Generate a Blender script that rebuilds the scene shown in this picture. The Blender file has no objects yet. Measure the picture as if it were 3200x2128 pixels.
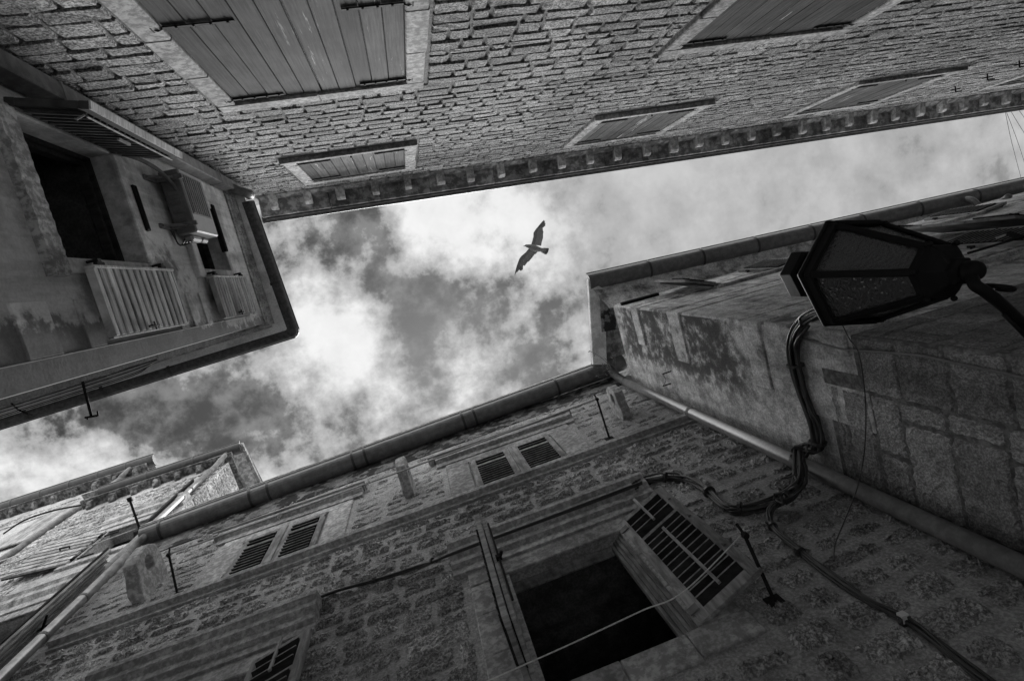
import bpy, bmesh, math, random
from mathutils import Vector, Matrix
random.seed(7)
R = math.radians
CAMZ = 1.6
# ------------------------------------------------------------------ camera
# rows: image right / image down / viewing axis expressed on the world axes
RM = ((0.94335373, -0.30267516, 0.13590989),
      (0.28295828, 0.94782827, 0.14682025),
      (-0.17325808, -0.10004661, 0.97978177))
FPX = 1800.0
scene = bpy.context.scene
cd = bpy.data.cameras.new('camera'); cam = bpy.data.objects.new('camera', cd)
scene.collection.objects.link(cam); scene.camera = cam
cd.sensor_width = 36; cd.lens = 36 * FPX / 3200; cd.clip_start = .02; cd.clip_end = 2000
cx = Vector([r[0] for r in RM]); cy = Vector([r[1] for r in RM]); cz = Vector([r[2] for r in RM])
cam.matrix_world = Matrix(((cx[0], -cy[0], -cz[0], 0), (cx[1], -cy[1], -cz[1], 0), (cx[2], -cy[2], -cz[2], CAMZ), (0, 0, 0, 1)))
scene.view_settings.view_transform = 'Standard'; scene.view_settings.look = 'None'
scene.view_settings.exposure = 1.25; scene.view_settings.gamma = 1.0
SUN_EL, SUN_AZ = R(79), R(86)          # azimuth from +X towards +Y

def ray(x, y):
    v = (x - 1600, y - 1064, FPX)
    return Vector([sum(r[i] * v[i] for i in range(3)) for r in RM])
def atz(x, y, z):
    "world point seen at a photo position, z metres above the eye"
    r = ray(x, y); p = r * (z / r.z); return Vector((p.x, p.y, p.z))

# ------------------------------------------------------------------ node helper
class NT:
    def __init__(s, tree): s.t = tree; s.L = tree.links
    def n(s, typ, **kw):
        nd = s.t.nodes.new(typ)
        for k, v in kw.items():
            if k.startswith('i_'):
                key = k[2:]; key = int(key) if key.isdigit() else key.replace('_', ' ')
                s.set(nd.inputs[key], v)
            else: setattr(nd, k, v)
        return nd
    def set(s, inp, v):
        if isinstance(v, bpy.types.NodeSocket): s.L.new(v, inp)
        else: inp.default_value = v
    def math(s, op, a, b=None, c=None, clamp=False):
        nd = s.t.nodes.new('ShaderNodeMath'); nd.operation = op; nd.use_clamp = clamp
        for i, v in enumerate((a, b, c)):
            if v is not None: s.set(nd.inputs[i], v)
        return nd.outputs[0]
    def mul(s, a, b): return s.math('MULTIPLY', a, b)
    def add(s, a, b): return s.math('ADD', a, b)
    def noise(s, vec, scale, detail=6, rough=.55, dist=0, out=0):
        nd = s.n('ShaderNodeTexNoise', i_Scale=scale, i_Detail=detail, i_Roughness=rough, i_Distortion=dist)
        s.L.new(vec, nd.inputs['Vector']); return nd.outputs[out]
    def smooth(s, x, a, b, lo=0., hi=1.):
        nd = s.n('ShaderNodeMapRange', interpolation_type='SMOOTHSTEP')
        for i, v in enumerate((x, a, b, lo, hi)): s.set(nd.inputs[i], v)
        return nd.outputs[0]
    def mixf(s, f, a, b):
        nd = s.n('ShaderNodeMix', data_type='FLOAT')
        s.set(nd.inputs[0], f); s.set(nd.inputs[2], a); s.set(nd.inputs[3], b); return nd.outputs[0]
    def grey(s, v):
        nd = s.n('ShaderNodeCombineColor')
        for i in range(3): s.set(nd.inputs[i], v)
        return nd.outputs[0]
    def scalev(s, vec, sc, loc=(0, 0, 0), rot=(0, 0, 0)):
        nd = s.n('ShaderNodeMapping', i_Scale=sc, i_Location=loc, i_Rotation=rot); s.L.new(vec, nd.inputs[0]); return nd.outputs[0]
    def dot(s, vec, d):
        nd = s.n('ShaderNodeVectorMath', operation='DOT_PRODUCT'); s.L.new(vec, nd.inputs[0]); nd.inputs[1].default_value = d; return nd.outputs['Value']

# ------------------------------------------------------------------ sky: nishita for the open sky, cloud deck over it
SUNV = Vector((math.cos(SUN_EL) * math.cos(SUN_AZ), math.cos(SUN_EL) * math.sin(SUN_AZ), math.sin(SUN_EL)))
world = bpy.data.worlds.new('World'); scene.world = world; world.use_nodes = True
wt = world.node_tree; wt.nodes.clear(); w = NT(wt)
tc = w.n('ShaderNodeTexCoord').outputs['Generated']
sky = w.n('ShaderNodeTexSky', sky_type='NISHITA', sun_disc=False, sun_elevation=SUN_EL, sun_rotation=math.pi / 2 - SUN_AZ)
skybw = w.n('ShaderNodeRGBToBW'); wt.links.new(sky.outputs[0], skybw.inputs[0])
sep = w.n('ShaderNodeSeparateXYZ'); wt.links.new(tc, sep.inputs[0])
zz = w.math('MAXIMUM', w.math('ABSOLUTE', sep.outputs[2]), .12)
comb = w.n('ShaderNodeCombineXYZ')
wt.links.new(w.math('DIVIDE', sep.outputs[0], zz), comb.inputs[0]); wt.links.new(w.math('DIVIDE', sep.outputs[1], zz), comb.inputs[1])
q = comb.outputs[0]
n1 = w.noise(q, 6.5, 14, .6, 0); n2 = w.noise(w.scalev(q, (1, 1, 1), (3.3, 1.7, 0)), 19, 12, .62, 0); n3 = w.noise(w.scalev(q, (1, 1, 1), (.3, 5.7, 0)), 1.6, 4, .5)
dens = w.add(w.mul(n1, 2.1), w.mul(n2, .9)); dens = w.math('SUBTRACT', dens, .99)
# masses of cloud and open holes where they drift over the alley: (x, y, radius, amount)
BLOBS = [(1250, 850, 190, -.34), (1180, 700, 110, -.24), (1330, 1010, 130, -.30), (1560, 940, 110, -.20), (1000, 690, 120, -.20), (1640, 1060, 120, -.20),
         (470, 1290, 150, -.34), (850, 1230, 170, -.24), (650, 1180, 120, -.20), (1330, 1240, 110, -.10), (330, 1330, 120, -.24), (800, 1390, 120, -.14), (160, 1390, 90, -.14),
         (1060, 1000, 140, .40), (1140, 1090, 110, .26), (960, 900, 120, .22), (1330, 620, 140, .42), (1240, 590, 110, .2), (1470, 820, 170, .30), (1380, 740, 120, .2), (300, 1430, 120, .30), (120, 1500, 140, .2),
         (1560, 560, 180, .24), (1850, 650, 260, .16), (2150, 560, 260, .14), (2300, 480, 260, .14), (2600, 560, 260, .16), (2950, 460, 340, .16), (1150, 1320, 150, .18), (960, 1110, 110, .18), (1450, 1130, 120, .14), (620, 1390, 80, .1), (900, 780, 70, .1)]
smoothmask = w.smooth(sep.outputs[0], .19, .36)
for bx, by, br, amt in BLOBS:
    d0 = ray(bx, by); c0 = (d0.x / d0.z, d0.y / d0.z, 0); s2 = (br / FPX * 1.05) ** 2
    vm = w.n('ShaderNodeVectorMath', operation='DISTANCE'); wt.links.new(q, vm.inputs[0]); vm.inputs[1].default_value = c0
    e = w.math('POWER', 2.71828, w.mul(w.mul(vm.outputs['Value'], vm.outputs['Value']), -1 / s2))
    dens = w.math('MULTIPLY_ADD', e, amt * (.92 if amt < 0 else .8), dens)
cover = w.smooth(dens, .22, .49)
cover = w.math('MAXIMUM', cover, w.mul(w.smooth(w.add(w.mul(n1, .5), w.mul(n2, .5)), .40, .57), .5))
cover = w.mixf(w.mul(smoothmask, .8), cover, w.smooth(dens, -.25, .75, .62, .98))
thick = w.mixf(smoothmask, w.smooth(dens, .35, .98), w.add(.02, w.add(w.mul(w.smooth(n3, .3, .7), .22), w.mul(w.smooth(n1, .42, .68), .26))))
cloud = w.mixf(thick, 1.65, 3.7)
cloud = w.mul(cloud, w.add(.84, w.mul(n2, .32)))
rad = w.mixf(cover, w.mul(skybw.outputs[0], .095), cloud)
# sky past both roof edges, out of view, boosted to light the walls
qs = w.n('ShaderNodeSeparateXYZ'); wt.links.new(q, qs.inputs[0])
rad = w.mul(rad, w.add(1, w.add(w.mul(w.smooth(qs.outputs[1], .28, .7), 5.0), w.mul(w.smooth(qs.outputs[1], -.22, -.65), 5.0))))
bg = w.n('ShaderNodeBackground', i_Strength=.1); wt.links.new(w.grey(rad), bg.inputs[0])
out = w.n('ShaderNodeOutputWorld'); wt.links.new(bg.outputs[0], out.inputs[0])

sl = bpy.data.lights.new('sun', 'SUN'); sl.energy = 3.2; sl.angle = R(16); sl.color = (1, 1, 1)
so = bpy.data.objects.new('sun', sl); scene.collection.objects.link(so)
so.rotation_euler = (-SUNV).to_track_quat('-Z', 'Y').to_euler(); so.location = (0, 0, 40)

# ------------------------------------------------------------------ materials
def mat(name, fn):
    m = bpy.data.materials.new(name); m.use_nodes = True; t = m.node_tree; t.nodes.clear(); k = NT(t)
    b = k.n('ShaderNodeBsdfPrincipled'); o = k.n('ShaderNodeOutputMaterial'); t.links.new(b.outputs[0], o.inputs[0])
    c = k.n('ShaderNodeTexCoord').outputs['Object']
    fn(k, b, c); return m
def tone(k): return k.n('ShaderNodeAttribute', attribute_name='tone').outputs['Fac']
def bump(k, b, h, strength, dist):
    nd = k.n('ShaderNodeBump', i_Strength=strength, i_Distance=dist); k.L.new(h, nd.inputs['Height']); k.L.new(nd.outputs[0], b.inputs['Normal'])
GA = 2.0      # general reflectance of the pale limestone
def stone(name, lo, hi, pit=28, bstr=.8, bdist=.02, tv=.5, stain=.35):
    def f(k, b, c):
        g = k.noise(c, pit, 9, .68); g2 = k.noise(c, pit * .17, 9, .66); g3 = k.noise(k.scalev(c, (1, 1, .25)), 1.1, 8, .65)
        v = k.mixf(k.smooth(g, .42, .61), lo * GA, min(hi * GA, .62))
        v = k.mul(v, k.add(1 - tv * .5, k.mul(tone(k), tv)))
        v = k.mul(v, k.mixf(k.smooth(g2, .3, .7), .72, 1.12))
        v = k.mul(v, k.mixf(k.smooth(g3, .35, .7), 1 - stain, 1.08))
        k.set(b.inputs['Base Color'], k.grey(v)); b.inputs['Roughness'].default_value = .92; b.inputs['Specular IOR Level'].default_value = .2
        bump(k, b, k.add(k.mul(g, .7), k.mul(g2, .6)), bstr, bdist)
    return mat(name, f)
def plaster(name, base, dark, sc=2.2, thr=(.48, .62), stains=None, bstr=.35, lo=.82, streak=.3, grit=1.):
    def f(k, b, c):
        g = k.noise(c, sc, 12, .66, .3); fine = k.noise(c, 55, 6, .6); mid = k.noise(c, 9, 8, .65)
        st = k.noise(k.scalev(c, (5, 5, .35)), 1.3, 10, .68)
        m = k.smooth(k.add(k.mul(g, .7), k.mul(mid, .3)), thr[0], thr[1])
        v = k.mixf(m, base * GA, base * GA * lo * .8)
        v = k.mul(v, k.mixf(k.smooth(st, .42, .7), 1.06, 1 - streak))
        v = k.mul(v, k.mixf(k.smooth(fine, .36, .64), 1 - .26 * grit, 1 + .24 * grit)); v = k.mul(v, k.mixf(k.smooth(mid, .32, .66), 1 + .12 * grit, 1 - .22 * grit))
        v = k.mul(v, k.add(.8, k.mul(tone(k), .4)))
        if stains:
            s_ = stains(k, c, g, mid, fine); v = k.mixf(s_, v, k.mul(dark * 1.5, k.add(.6, k.mul(fine, .8))))
        k.set(b.inputs['Base Color'], k.grey(v)); b.inputs['Roughness'].default_value = .93; b.inputs['Specular IOR Level'].default_value = .15
        bump(k, b, k.add(k.mul(fine, .5), mid), bstr, .02)
    return mat(name, f)
def wood(name, base, flake=.0, grain=(40, 40, 1.6), paint=.9, bstr=.4):
    def f(k, b, c):
        gr = k.noise(k.scalev(c, grain), 1.6, 10, .65, .4); g = k.noise(c, 3, 8, .6); fl = k.noise(k.scalev(c, (grain[0] * .5, grain[1] * .5, grain[2] * .8), (3, 1, 2)), 1.0, 12, .72)
        v = k.mul(base * 1.35, k.mixf(k.smooth(gr, .32, .66), .6, 1.3)); v = k.mul(v, k.mixf(k.smooth(g, .35, .65), .75, 1.15)); v = k.mul(v, k.add(.68, k.mul(tone(k), .64)))
        if flake: v = k.mixf(k.mul(k.smooth(fl, .60, .64), k.smooth(tone(k), .4, .7)), v, flake)
        k.set(b.inputs['Base Color'], k.grey(v)); b.inputs['Roughness'].default_value = .85; b.inputs['Specular IOR Level'].default_value = .06
        bump(k, b, gr, bstr, .006)
    return mat(name, f)
def metal(name, base, rough=.45, met=0., mott=.4, sc=14, spec=.5):
    def f(k, b, c):
        g = k.noise(c, sc, 9, .68); g2 = k.noise(c, 2.2, 6, .6)
        v = k.mul(base, k.mixf(k.smooth(g, .35, .7), 1 - mott, 1 + mott * .5)); v = k.mul(v, k.mixf(g2, .65, 1.35))
        k.set(b.inputs['Base Color'], k.grey(v)); b.inputs['Metallic'].default_value = met
        k.set(b.inputs['Roughness'], k.mixf(g, rough - .1, rough + .2)); b.inputs['Specular IOR Level'].default_value = spec
        bump(k, b, g, .12, .01)
    return mat(name, f)
M = {}
M['stoneA'] = stone('coursed_stone', .05, .245, 62, 1.0, .012, .55, .32)
M['mortarA'] = stone('old_mortar', .05, .10, 40, .8, .012, 0, .3)
M['stoneC'] = stone('rubble_stone', .105, .31, 62, 1.0, .016, .55, .35)
M['mortarC'] = stone('smeared_lime_mortar', .16, .27, 48, .9, .012, 0, .4)
M['trimA'] = stone('dressed_stone', .13, .28, 24, .5, .006, .35, .3)
M['trimC'] = stone('weathered_dressed_stone', .15, .27, 20, .6, .008, .3, .4)
M['stoneG'] = stone('pale_rubble_stone', .075, .27, 22, 1.0, .03, .5, .3)
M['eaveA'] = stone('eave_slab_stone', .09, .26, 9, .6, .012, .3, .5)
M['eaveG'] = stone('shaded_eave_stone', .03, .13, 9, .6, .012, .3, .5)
M['corbel'] = stone('corbel_stone', .17, .31, 18, .6, .008, .4, .35)
M['blockD'] = stone('ashlar_block', .12, .25, 70, 1.0, .010, .35, .6)
M['jointD'] = stone('ashlar_joint', .055, .115, 20, .5, .01, 0, .3)
TF = (-.0442, .999, 0); OF = -.0
def stF(k, c, g, mid, fine):
    u = k.dot(c, TF); z = k.dot(c, (0, 0, 1))
    lim = k.add(k.add(-.02, k.mul(k.smooth(z, 8.3, 4.0), -.26)), k.mul(k.math('SUBTRACT', mid, .5), -.42))
    a = k.smooth(k.math('SUBTRACT', u, lim), -.03, .03)
    b2 = k.mul(k.mul(k.smooth(k.add(g, k.mul(mid, .35)), .64, .76), k.mul(k.smooth(z, 6.0, 6.6), k.smooth(z, 8.2, 7.6))), k.mul(k.smooth(u, -1.05, -.85), k.smooth(u, -.2, -.45)))
    return k.math('MAXIMUM', k.mul(a, .8), k.mul(b2, .75))
M['plF'] = plaster('moss_stained_plaster', .285, .085, 1.6, (.47, .6), stF, .12, .8, .3, .3)
def stD(k, c, g, mid, fine):
    z = k.dot(c, (0, 0, 1)); y = k.dot(c, (0, 1, 0))
    up = k.mul(k.smooth(z, 6.3, 7.1), k.smooth(y, 2.25, 1.9)); up = k.mul(up, k.smooth(z, 10.6, 9.6))
    m = k.smooth(k.add(k.add(k.mul(g, .5), k.mul(mid, .5)), k.mul(up, .17)), .53, .70)
    return k.mul(m, k.add(.1, k.mul(up, .75)))
M['plD'] = plaster('streaked_plaster', .28, .035, 2.6, (.42, .62), stD, .4, .78, .3)
M['plE'] = plaster('rusticated_plaster', .28, .05, 2.0, (.42, .6), lambda k, c, g, mid, fine: k.mul(k.smooth(k.add(g, k.mul(mid, .4)), .72, .9), .8), .5, .75, .35)
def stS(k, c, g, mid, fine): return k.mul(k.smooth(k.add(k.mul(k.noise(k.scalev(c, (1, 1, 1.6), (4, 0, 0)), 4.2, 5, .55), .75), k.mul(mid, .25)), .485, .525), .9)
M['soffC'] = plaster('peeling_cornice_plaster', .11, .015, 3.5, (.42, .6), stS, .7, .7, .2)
M['soffF'] = plaster('eave_plaster', .36, .05, 2, (.45, .6), None, .2, .85, .1, .4)
M['mould'] = plaster('painted_moulding', .2, .06, 3, (.45, .6), lambda k, c, g, mid, fine: k.mul(k.smooth(mid, .55, .66), .5), .3, .8, .35)
M['shutA'] = wood('painted_plank', .058, .5)
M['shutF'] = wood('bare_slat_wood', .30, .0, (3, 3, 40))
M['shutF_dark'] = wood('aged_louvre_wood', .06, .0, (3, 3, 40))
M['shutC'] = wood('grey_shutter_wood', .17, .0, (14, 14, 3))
M['slatC'] = wood('shade_dark_wood', .022, .0, (3, 14, 14))  # near-black colour stands in for the shade under the louvre slats
M['shutG'] = wood('light_plank_wood', .24, .0, (14, 14, 3))
M['board'] = wood('weathered_board', .24, .0, (3, 14, 14))
M['iron'] = metal('black_iron', .018, .8, 0, .4, 30, .12)
M['lampblack'] = metal('black_lamp_paint', .007, .6, 0, .4, 40, .15)
M['gutter'] = metal('painted_gutter', 0.13, .36, 0, .35, 10)
M['gutterF'] = metal('mottled_gutter', 0.07, .55, 0, .6, 22)
M['zinc'] = metal('zinc_pipe', .17, .6, .1, .45, 9, .25)
M['zincgut'] = metal('dark_zinc_gutter', .035, .4, .3, .4, 9, .4)
M['pipe'] = metal('grey_pipe', 0.14, .7, 0, .28, 16, .18)
M['duct'] = metal('sheet_downpipe', 0.17, .75, 0, .35, 12, .12)
M['acbody'] = metal('air_conditioner_casing', .26, .6, 0, .12, 8)
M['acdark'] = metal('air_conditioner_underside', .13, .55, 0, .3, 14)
M['white'] = metal('white_plastic', .55, .4, 0, .1, 8)
M['cable'] = metal('black_rubber_cable', .03, .4, 0, .3, 30)
M['wire'] = metal('pale_grey_cable', .16, .5, 0, .2, 30)
M['rope'] = metal('pale_rope', .6, .7, 0, .2, 60)
M['glassdark'] = metal('window_glass', .02, .08, 0, .2, 3)
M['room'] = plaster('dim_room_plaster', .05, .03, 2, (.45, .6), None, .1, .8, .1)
M['roof'] = stone('roof_tile', .10, .22, 12, .5, .02, .4, .4)
M['paving'] = stone('stone_paving', .24, .33, 8, .5, .01, .3, .3)
M['twig'] = wood('dry_twig', .12)
M['leaf'] = wood('pale_leaf', .25)
def _feath(k, b, c):
    g = k.noise(c, 30, 6, .6); v = k.mul(k.mixf(g, .045, .09), k.add(.35, k.mul(tone(k), 1.1)))
    k.set(b.inputs['Base Color'], k.grey(v)); b.inputs['Roughness'].default_value = .8; bump(k, b, g, .3, .01)
M['feather'] = mat('grey_feather', _feath)
def _lglass(k, b, c):
    b.inputs['Base Color'].default_value = (.05, .05, .05, 1); b.inputs['Roughness'].default_value = .14; b.inputs['Specular IOR Level'].default_value = 1.0
    vor = k.n('ShaderNodeTexVoronoi', i_Scale=75., feature='SMOOTH_F1'); k.L.new(c, vor.inputs['Vector'])
    bump(k, b, k.add(vor.outputs['Distance'], k.mul(k.noise(c, 30, 5), .8)), .42, .012)
    tr = k.n('ShaderNodeBsdfTransparent', i_Color=(.8, .8, .8, 1)); mx = k.n('ShaderNodeMixShader', i_0=.16)
    o = [n for n in k.t.nodes if n.type == 'OUTPUT_MATERIAL'][0]
    k.L.new(b.outputs[0], mx.inputs[1]); k.L.new(tr.outputs[0], mx.inputs[2]); k.L.new(mx.outputs[0], o.inputs[0])
M['lampglass'] = mat('hammered_lamp_glass', _lglass)

# ------------------------------------------------------------------ planes and mesh builder
class Plane:
    "a vertical wall plane: u along it, z above the eye, w out of it towards the alley"
    def __init__(s, ang, O):
        s.t = Vector((math.cos(ang), math.sin(ang), 0)); n = Vector((-math.sin(ang), math.cos(ang), 0)); s.O = Vector(O)
        s.n = -n if n.dot(s.O) > 0 else n
    def P(s, u, z, w=0): return s.O + s.t * u + s.n * w + Vector((0, 0, z))
    def px(s, x, y, w=0):
        r = ray(x, y); k = (s.O + s.n * w).dot(s.n) / r.dot(s.n); p = r * k
        return (p - s.O).dot(s.t), p.z
    def at(s, x, y, w=0):
        u, z = s.px(x, y, w); return s.P(u, z, w)
A = Plane(.1168, (.18645538, -1.58909861, 0)); F = Plane(1.615, (-1.83820265, -.08130827, 0)); C = Plane(0, (0, 2.5, 0))
D = Plane(1.58, (2.8585, 1.2605, 0)); E = Plane(.04, (2.8585, 1.2605, 0)); G = Plane(0, (0, 2.78, 0)); G2 = Plane(0, (0, 2.95, 0))
UP = Vector((0, 0, 1)); CAM = Vector((0, 0, CAMZ))

class MB:
    def __init__(s): s.v = []; s.f = []; s.mi = []; s.tn = []; s.m = 0
    def add(s, vs, fs, tn=None, mi=None):
        o = len(s.v); s.v += [tuple(p) for p in vs]; tn = random.random() if tn is None else tn
        for f in fs: s.f.append([i + o for i in f]); s.mi.append(s.m if mi is None else mi); s.tn.append(tn)
    def quad(s, a, b, c, d, tn=.5): s.add((a, b, c, d), ((0, 1, 2, 3),), tn)
    def hexa(s, p, tn=None):
        s.add(p, ((0, 3, 2, 1), (4, 5, 6, 7), (0, 1, 5, 4), (1, 2, 6, 5), (2, 3, 7, 6), (3, 0, 4, 7)), tn)
    def box(s, pl, u0, u1, z0, z1, w0, w1, tn=None):
        s.hexa([pl.P(u, z, w) for w in (w0, w1) for u, z in ((u0, z0), (u1, z0), (u1, z1), (u0, z1))], tn)
    def bar(s, a, b, wid, thk, side=None, tn=None):
        a, b = Vector(a), Vector(b); d = (b - a).normalized(); x = side if side else (UP if abs(d.z) < .9 else Vector((1, 0, 0)))
        y = d.cross(x).normalized(); x = y.cross(d).normalized()
        c = [(-1, -1), (1, -1), (1, 1), (-1, 1)]
        s.hexa([p + x * (i * wid / 2) + y * (j * thk / 2) for p in (a, b) for i, j in c], tn)
    def mould(s, pl, u0, u1, prof, tn=None, z0=0, z1=0):
        "profile (w,z) run from u0 to u1; z0/z1 lift its two ends"
        n = len(prof); v = [pl.P(u0, z + z0, w) for w, z in prof] + [pl.P(u1, z + z1, w) for w, z in prof]
        s.add(v, [(i, (i + 1) % n, (i + 1) % n + n, i + n) for i in range(n)] + [tuple(range(n - 1, -1, -1)), tuple(range(n, 2 * n))], tn)
    def tube(s, pts, r, n=8, tn=None, cap=True):
        pts = [Vector(p) for p in pts]; rs = r if isinstance(r, (list, tuple)) else [r] * len(pts); v = []; ref = None
        for i, p in enumerate(pts):
            d = (pts[min(i + 1, len(pts) - 1)] - pts[max(i - 1, 0)]).normalized()
            if ref is None: ref = d.orthogonal().normalized()
            ref = (ref - d * ref.dot(d)).normalized(); y = d.cross(ref)
            v += [p + (ref * math.cos(2 * math.pi * k / n) + y * math.sin(2 * math.pi * k / n)) * rs[i] for k in range(n)]
        fs = [(i * n + k, i * n + (k + 1) % n, (i + 1) * n + (k + 1) % n, (i + 1) * n + k) for i in range(len(pts) - 1) for k in range(n)]
        if cap: fs += [tuple(range(n - 1, -1, -1)), tuple(range((len(pts) - 1) * n, len(pts) * n))]
        s.add(v, fs, tn)
    def lathe(s, c, prof, n=16, tn=None, axis=None, ph=0):
        "prof: (radius, height) around a vertical line through c"
        c = Vector(c); v = []
        for r, h in prof: v += [c + Vector((r * math.cos(ph + 2 * math.pi * k / n), r * math.sin(ph + 2 * math.pi * k / n), h)) for k in range(n)]
        m = len(prof)
        s.add(v, [(i * n + k, i * n + (k + 1) % n, (i + 1) * n + (k + 1) % n, (i + 1) * n + k) for i in range(m - 1) for k in range(n)] + [tuple(range(n - 1, -1, -1)), tuple(range((m - 1) * n, m * n))], tn)
    def build(s, name, mats, parent=None, bevel=0, smooth=False, label=None, recalc=True):
        me = bpy.data.meshes.new(name); me.from_pydata([(x, y, z + CAMZ) for x, y, z in s.v], [], s.f)
        at = me.attributes.new('tone', 'FLOAT', 'FACE'); at.data.foreach_set('value', s.tn)
        for m in (mats if isinstance(mats, (list, tuple)) else [mats]): me.materials.append(m)
        me.polygons.foreach_set('material_index', s.mi); me.polygons.foreach_set('use_smooth', [smooth] * len(s.f))
        if recalc or bevel:
            bm = bmesh.new(); bm.from_mesh(me)
            bmesh.ops.recalc_face_normals(bm, faces=bm.faces)
            if bevel: bmesh.ops.bevel(bm, geom=[e for e in bm.edges if len(e.link_faces) == 2 and e.calc_face_angle() > .5], offset=bevel, segments=1, affect='EDGES', clamp_overlap=True)
            bm.to_mesh(me); bm.free()
        o = bpy.data.objects.new(name, me); scene.collection.objects.link(o)
        if parent:
            o.parent = parent; o.matrix_parent_inverse = Matrix.Translation(-Vector(ORIG.get(parent.name, (0, 0, 0))))
        if label: o['label'] = label
        return o
ORIG = {}
def thing(name, label, cat, loc, group=None):
    o = bpy.data.objects.new(name, None); scene.collection.objects.link(o); o.location = loc; o.empty_display_size = .2
    ORIG[o.name] = tuple(loc); o['label'] = label; o['category'] = cat
    if group: o['group'] = group
    return o
def tag(o, label, cat, group=None):
    o['label'] = label; o['category'] = cat
    if group: o['group'] = group
    return o
def at_base(p): return (p[0], p[1], p[2] + CAMZ)

def sheet(mb, pl, u0, u1, z0, z1, holes=(), w=0, depth=.3, tn=.5):
    "wall face with rectangular openings and their reveals"
    us = sorted({u0, u1, *[min(max(x, u0), u1) for h in holes for x in h[:2]]}); zs = sorted({z0, z1, *[min(max(x, z0), z1) for h in holes for x in h[2:4]]})
    for a, b in zip(us, us[1:]):
        for c, d in zip(zs, zs[1:]):
            um, zm = (a + b) / 2, (c + d) / 2
            if any(h[0] < um < h[1] and h[2] < zm < h[3] for h in holes): continue
            mb.quad(pl.P(a, c, w), pl.P(b, c, w), pl.P(b, d, w), pl.P(a, d, w), tn)
    for a, b, c, d in holes:
        for (p, q_) in (((a, c), (b, c)), ((b, c), (b, d)), ((b, d), (a, d)), ((a, d), (a, c))):
            mb.quad(pl.P(*p, w), pl.P(*q_, w), pl.P(*q_, w - depth), pl.P(*p, w - depth), tn)
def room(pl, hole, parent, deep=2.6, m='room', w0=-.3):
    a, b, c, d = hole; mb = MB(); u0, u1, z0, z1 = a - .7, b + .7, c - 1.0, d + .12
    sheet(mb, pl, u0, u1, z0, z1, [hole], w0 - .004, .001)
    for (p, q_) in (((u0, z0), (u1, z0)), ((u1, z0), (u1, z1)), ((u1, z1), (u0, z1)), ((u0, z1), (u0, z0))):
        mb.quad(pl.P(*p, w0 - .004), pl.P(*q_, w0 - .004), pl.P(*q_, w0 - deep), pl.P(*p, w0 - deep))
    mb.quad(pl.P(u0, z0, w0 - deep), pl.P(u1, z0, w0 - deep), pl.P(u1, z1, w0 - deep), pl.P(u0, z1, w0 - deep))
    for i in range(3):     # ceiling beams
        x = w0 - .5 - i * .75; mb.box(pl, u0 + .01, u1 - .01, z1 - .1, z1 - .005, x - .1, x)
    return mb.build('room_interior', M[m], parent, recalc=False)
def body(mb, pl, u0, u1, z0, z1, back, w=0, top=True):
    "side walls and back of a house behind its facade"
    for u in (u0, u1): mb.quad(pl.P(u, z0, w), pl.P(u, z1, w), pl.P(u, z1, w - back), pl.P(u, z0, w - back))
    mb.quad(pl.P(u0, z0, w - back), pl.P(u1, z0, w - back), pl.P(u1, z1, w - back), pl.P(u0, z1, w - back))
    if top: mb.quad(pl.P(u0, z1, w), pl.P(u1, z1, w), pl.P(u1, z1, w - back), pl.P(u0, z1, w - back))
def stones(mb, pl, u0, u1, z0, z1, holes, ch, ln, gap, proud, jit=.006, rough=.004, nx=4, ny=3, sl=0., edge=.014, tilt=.006, stretch=0):
    z = z0; rnd = random.uniform
    while z < z1 - .03:
        h = min(rnd(*ch), z1 - z)
        iv = [(u0, u1)]
        for a, b, c, d in holes:
            if c < z + h * .75 and d > z + h * .25:
                iv = [p for (s_, e) in iv for p in ((s_, min(e, a)), (max(s_, b), e)) if p[1] - p[0] > .03]
        for s_, e in iv:
            u = s_ - rnd(0, ln[0]) * (s_ == u0)
            while u < e - .02:
                L = rnd(*ln) * (1 + stretch * max(0, u)); L = L if e - (u + L) > ln[0] * .6 else e - u
                a, b = max(u, s_) + gap / 2, u + L - gap / 2; c0, d0 = z + gap / 2 + rnd(-jit, jit), z + h - gap / 2 + rnd(-jit, jit)
                if b - a > .03 and d0 - c0 > .03:
                    wp = rnd(*proud); tu, tz = rnd(-tilt, tilt), rnd(-tilt, tilt); e1 = min(edge, (b - a) * .3, (d0 - c0) * .3)
                    uu = [a, a + e1] + [a + e1 + (b - a - 2 * e1) * i / (nx - 2) for i in range(1, nx - 2)] + [b - e1, b]
                    zs = [c0, c0 + e1] + [c0 + e1 + (d0 - c0 - 2 * e1) * i / (ny - 2) for i in range(1, ny - 2)] + [d0 - e1, d0]
                    n_, m_ = len(uu), len(zs); vs = []
                    for j, zz_ in enumerate(zs):
                        for i, ux in enumerate(uu):
                            bu, bz = i in (0, n_ - 1), j in (0, m_ - 1)
                            cu = cz_ = 0
                            if bu and bz: cu = e1 * .75 * (1 if i == 0 else -1); cz_ = e1 * .75 * (1 if j == 0 else -1)
                            ww = -.006 if (bu or bz) else wp + tu * (2 * i / (n_ - 1) - 1) + tz * (2 * j / (m_ - 1) - 1) + rnd(-rough, rough)
                            vs.append(pl.P(ux + cu + rnd(-jit, jit), zz_ + cz_ + rnd(-jit, jit) + sl * ux, ww))
                    mb.add(vs, [(j * n_ + i, j * n_ + i + 1, (j + 1) * n_ + i + 1, (j + 1) * n_ + i) for j in range(m_ - 1) for i in range(n_ - 1)])
                u += L
        z += h
def trim(pl, parent, name, pieces, m, bevel=.006):
    mb = MB()
    for p in pieces: mb.box(pl, *p)
    return mb.build(name, m, parent, bevel)
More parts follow.
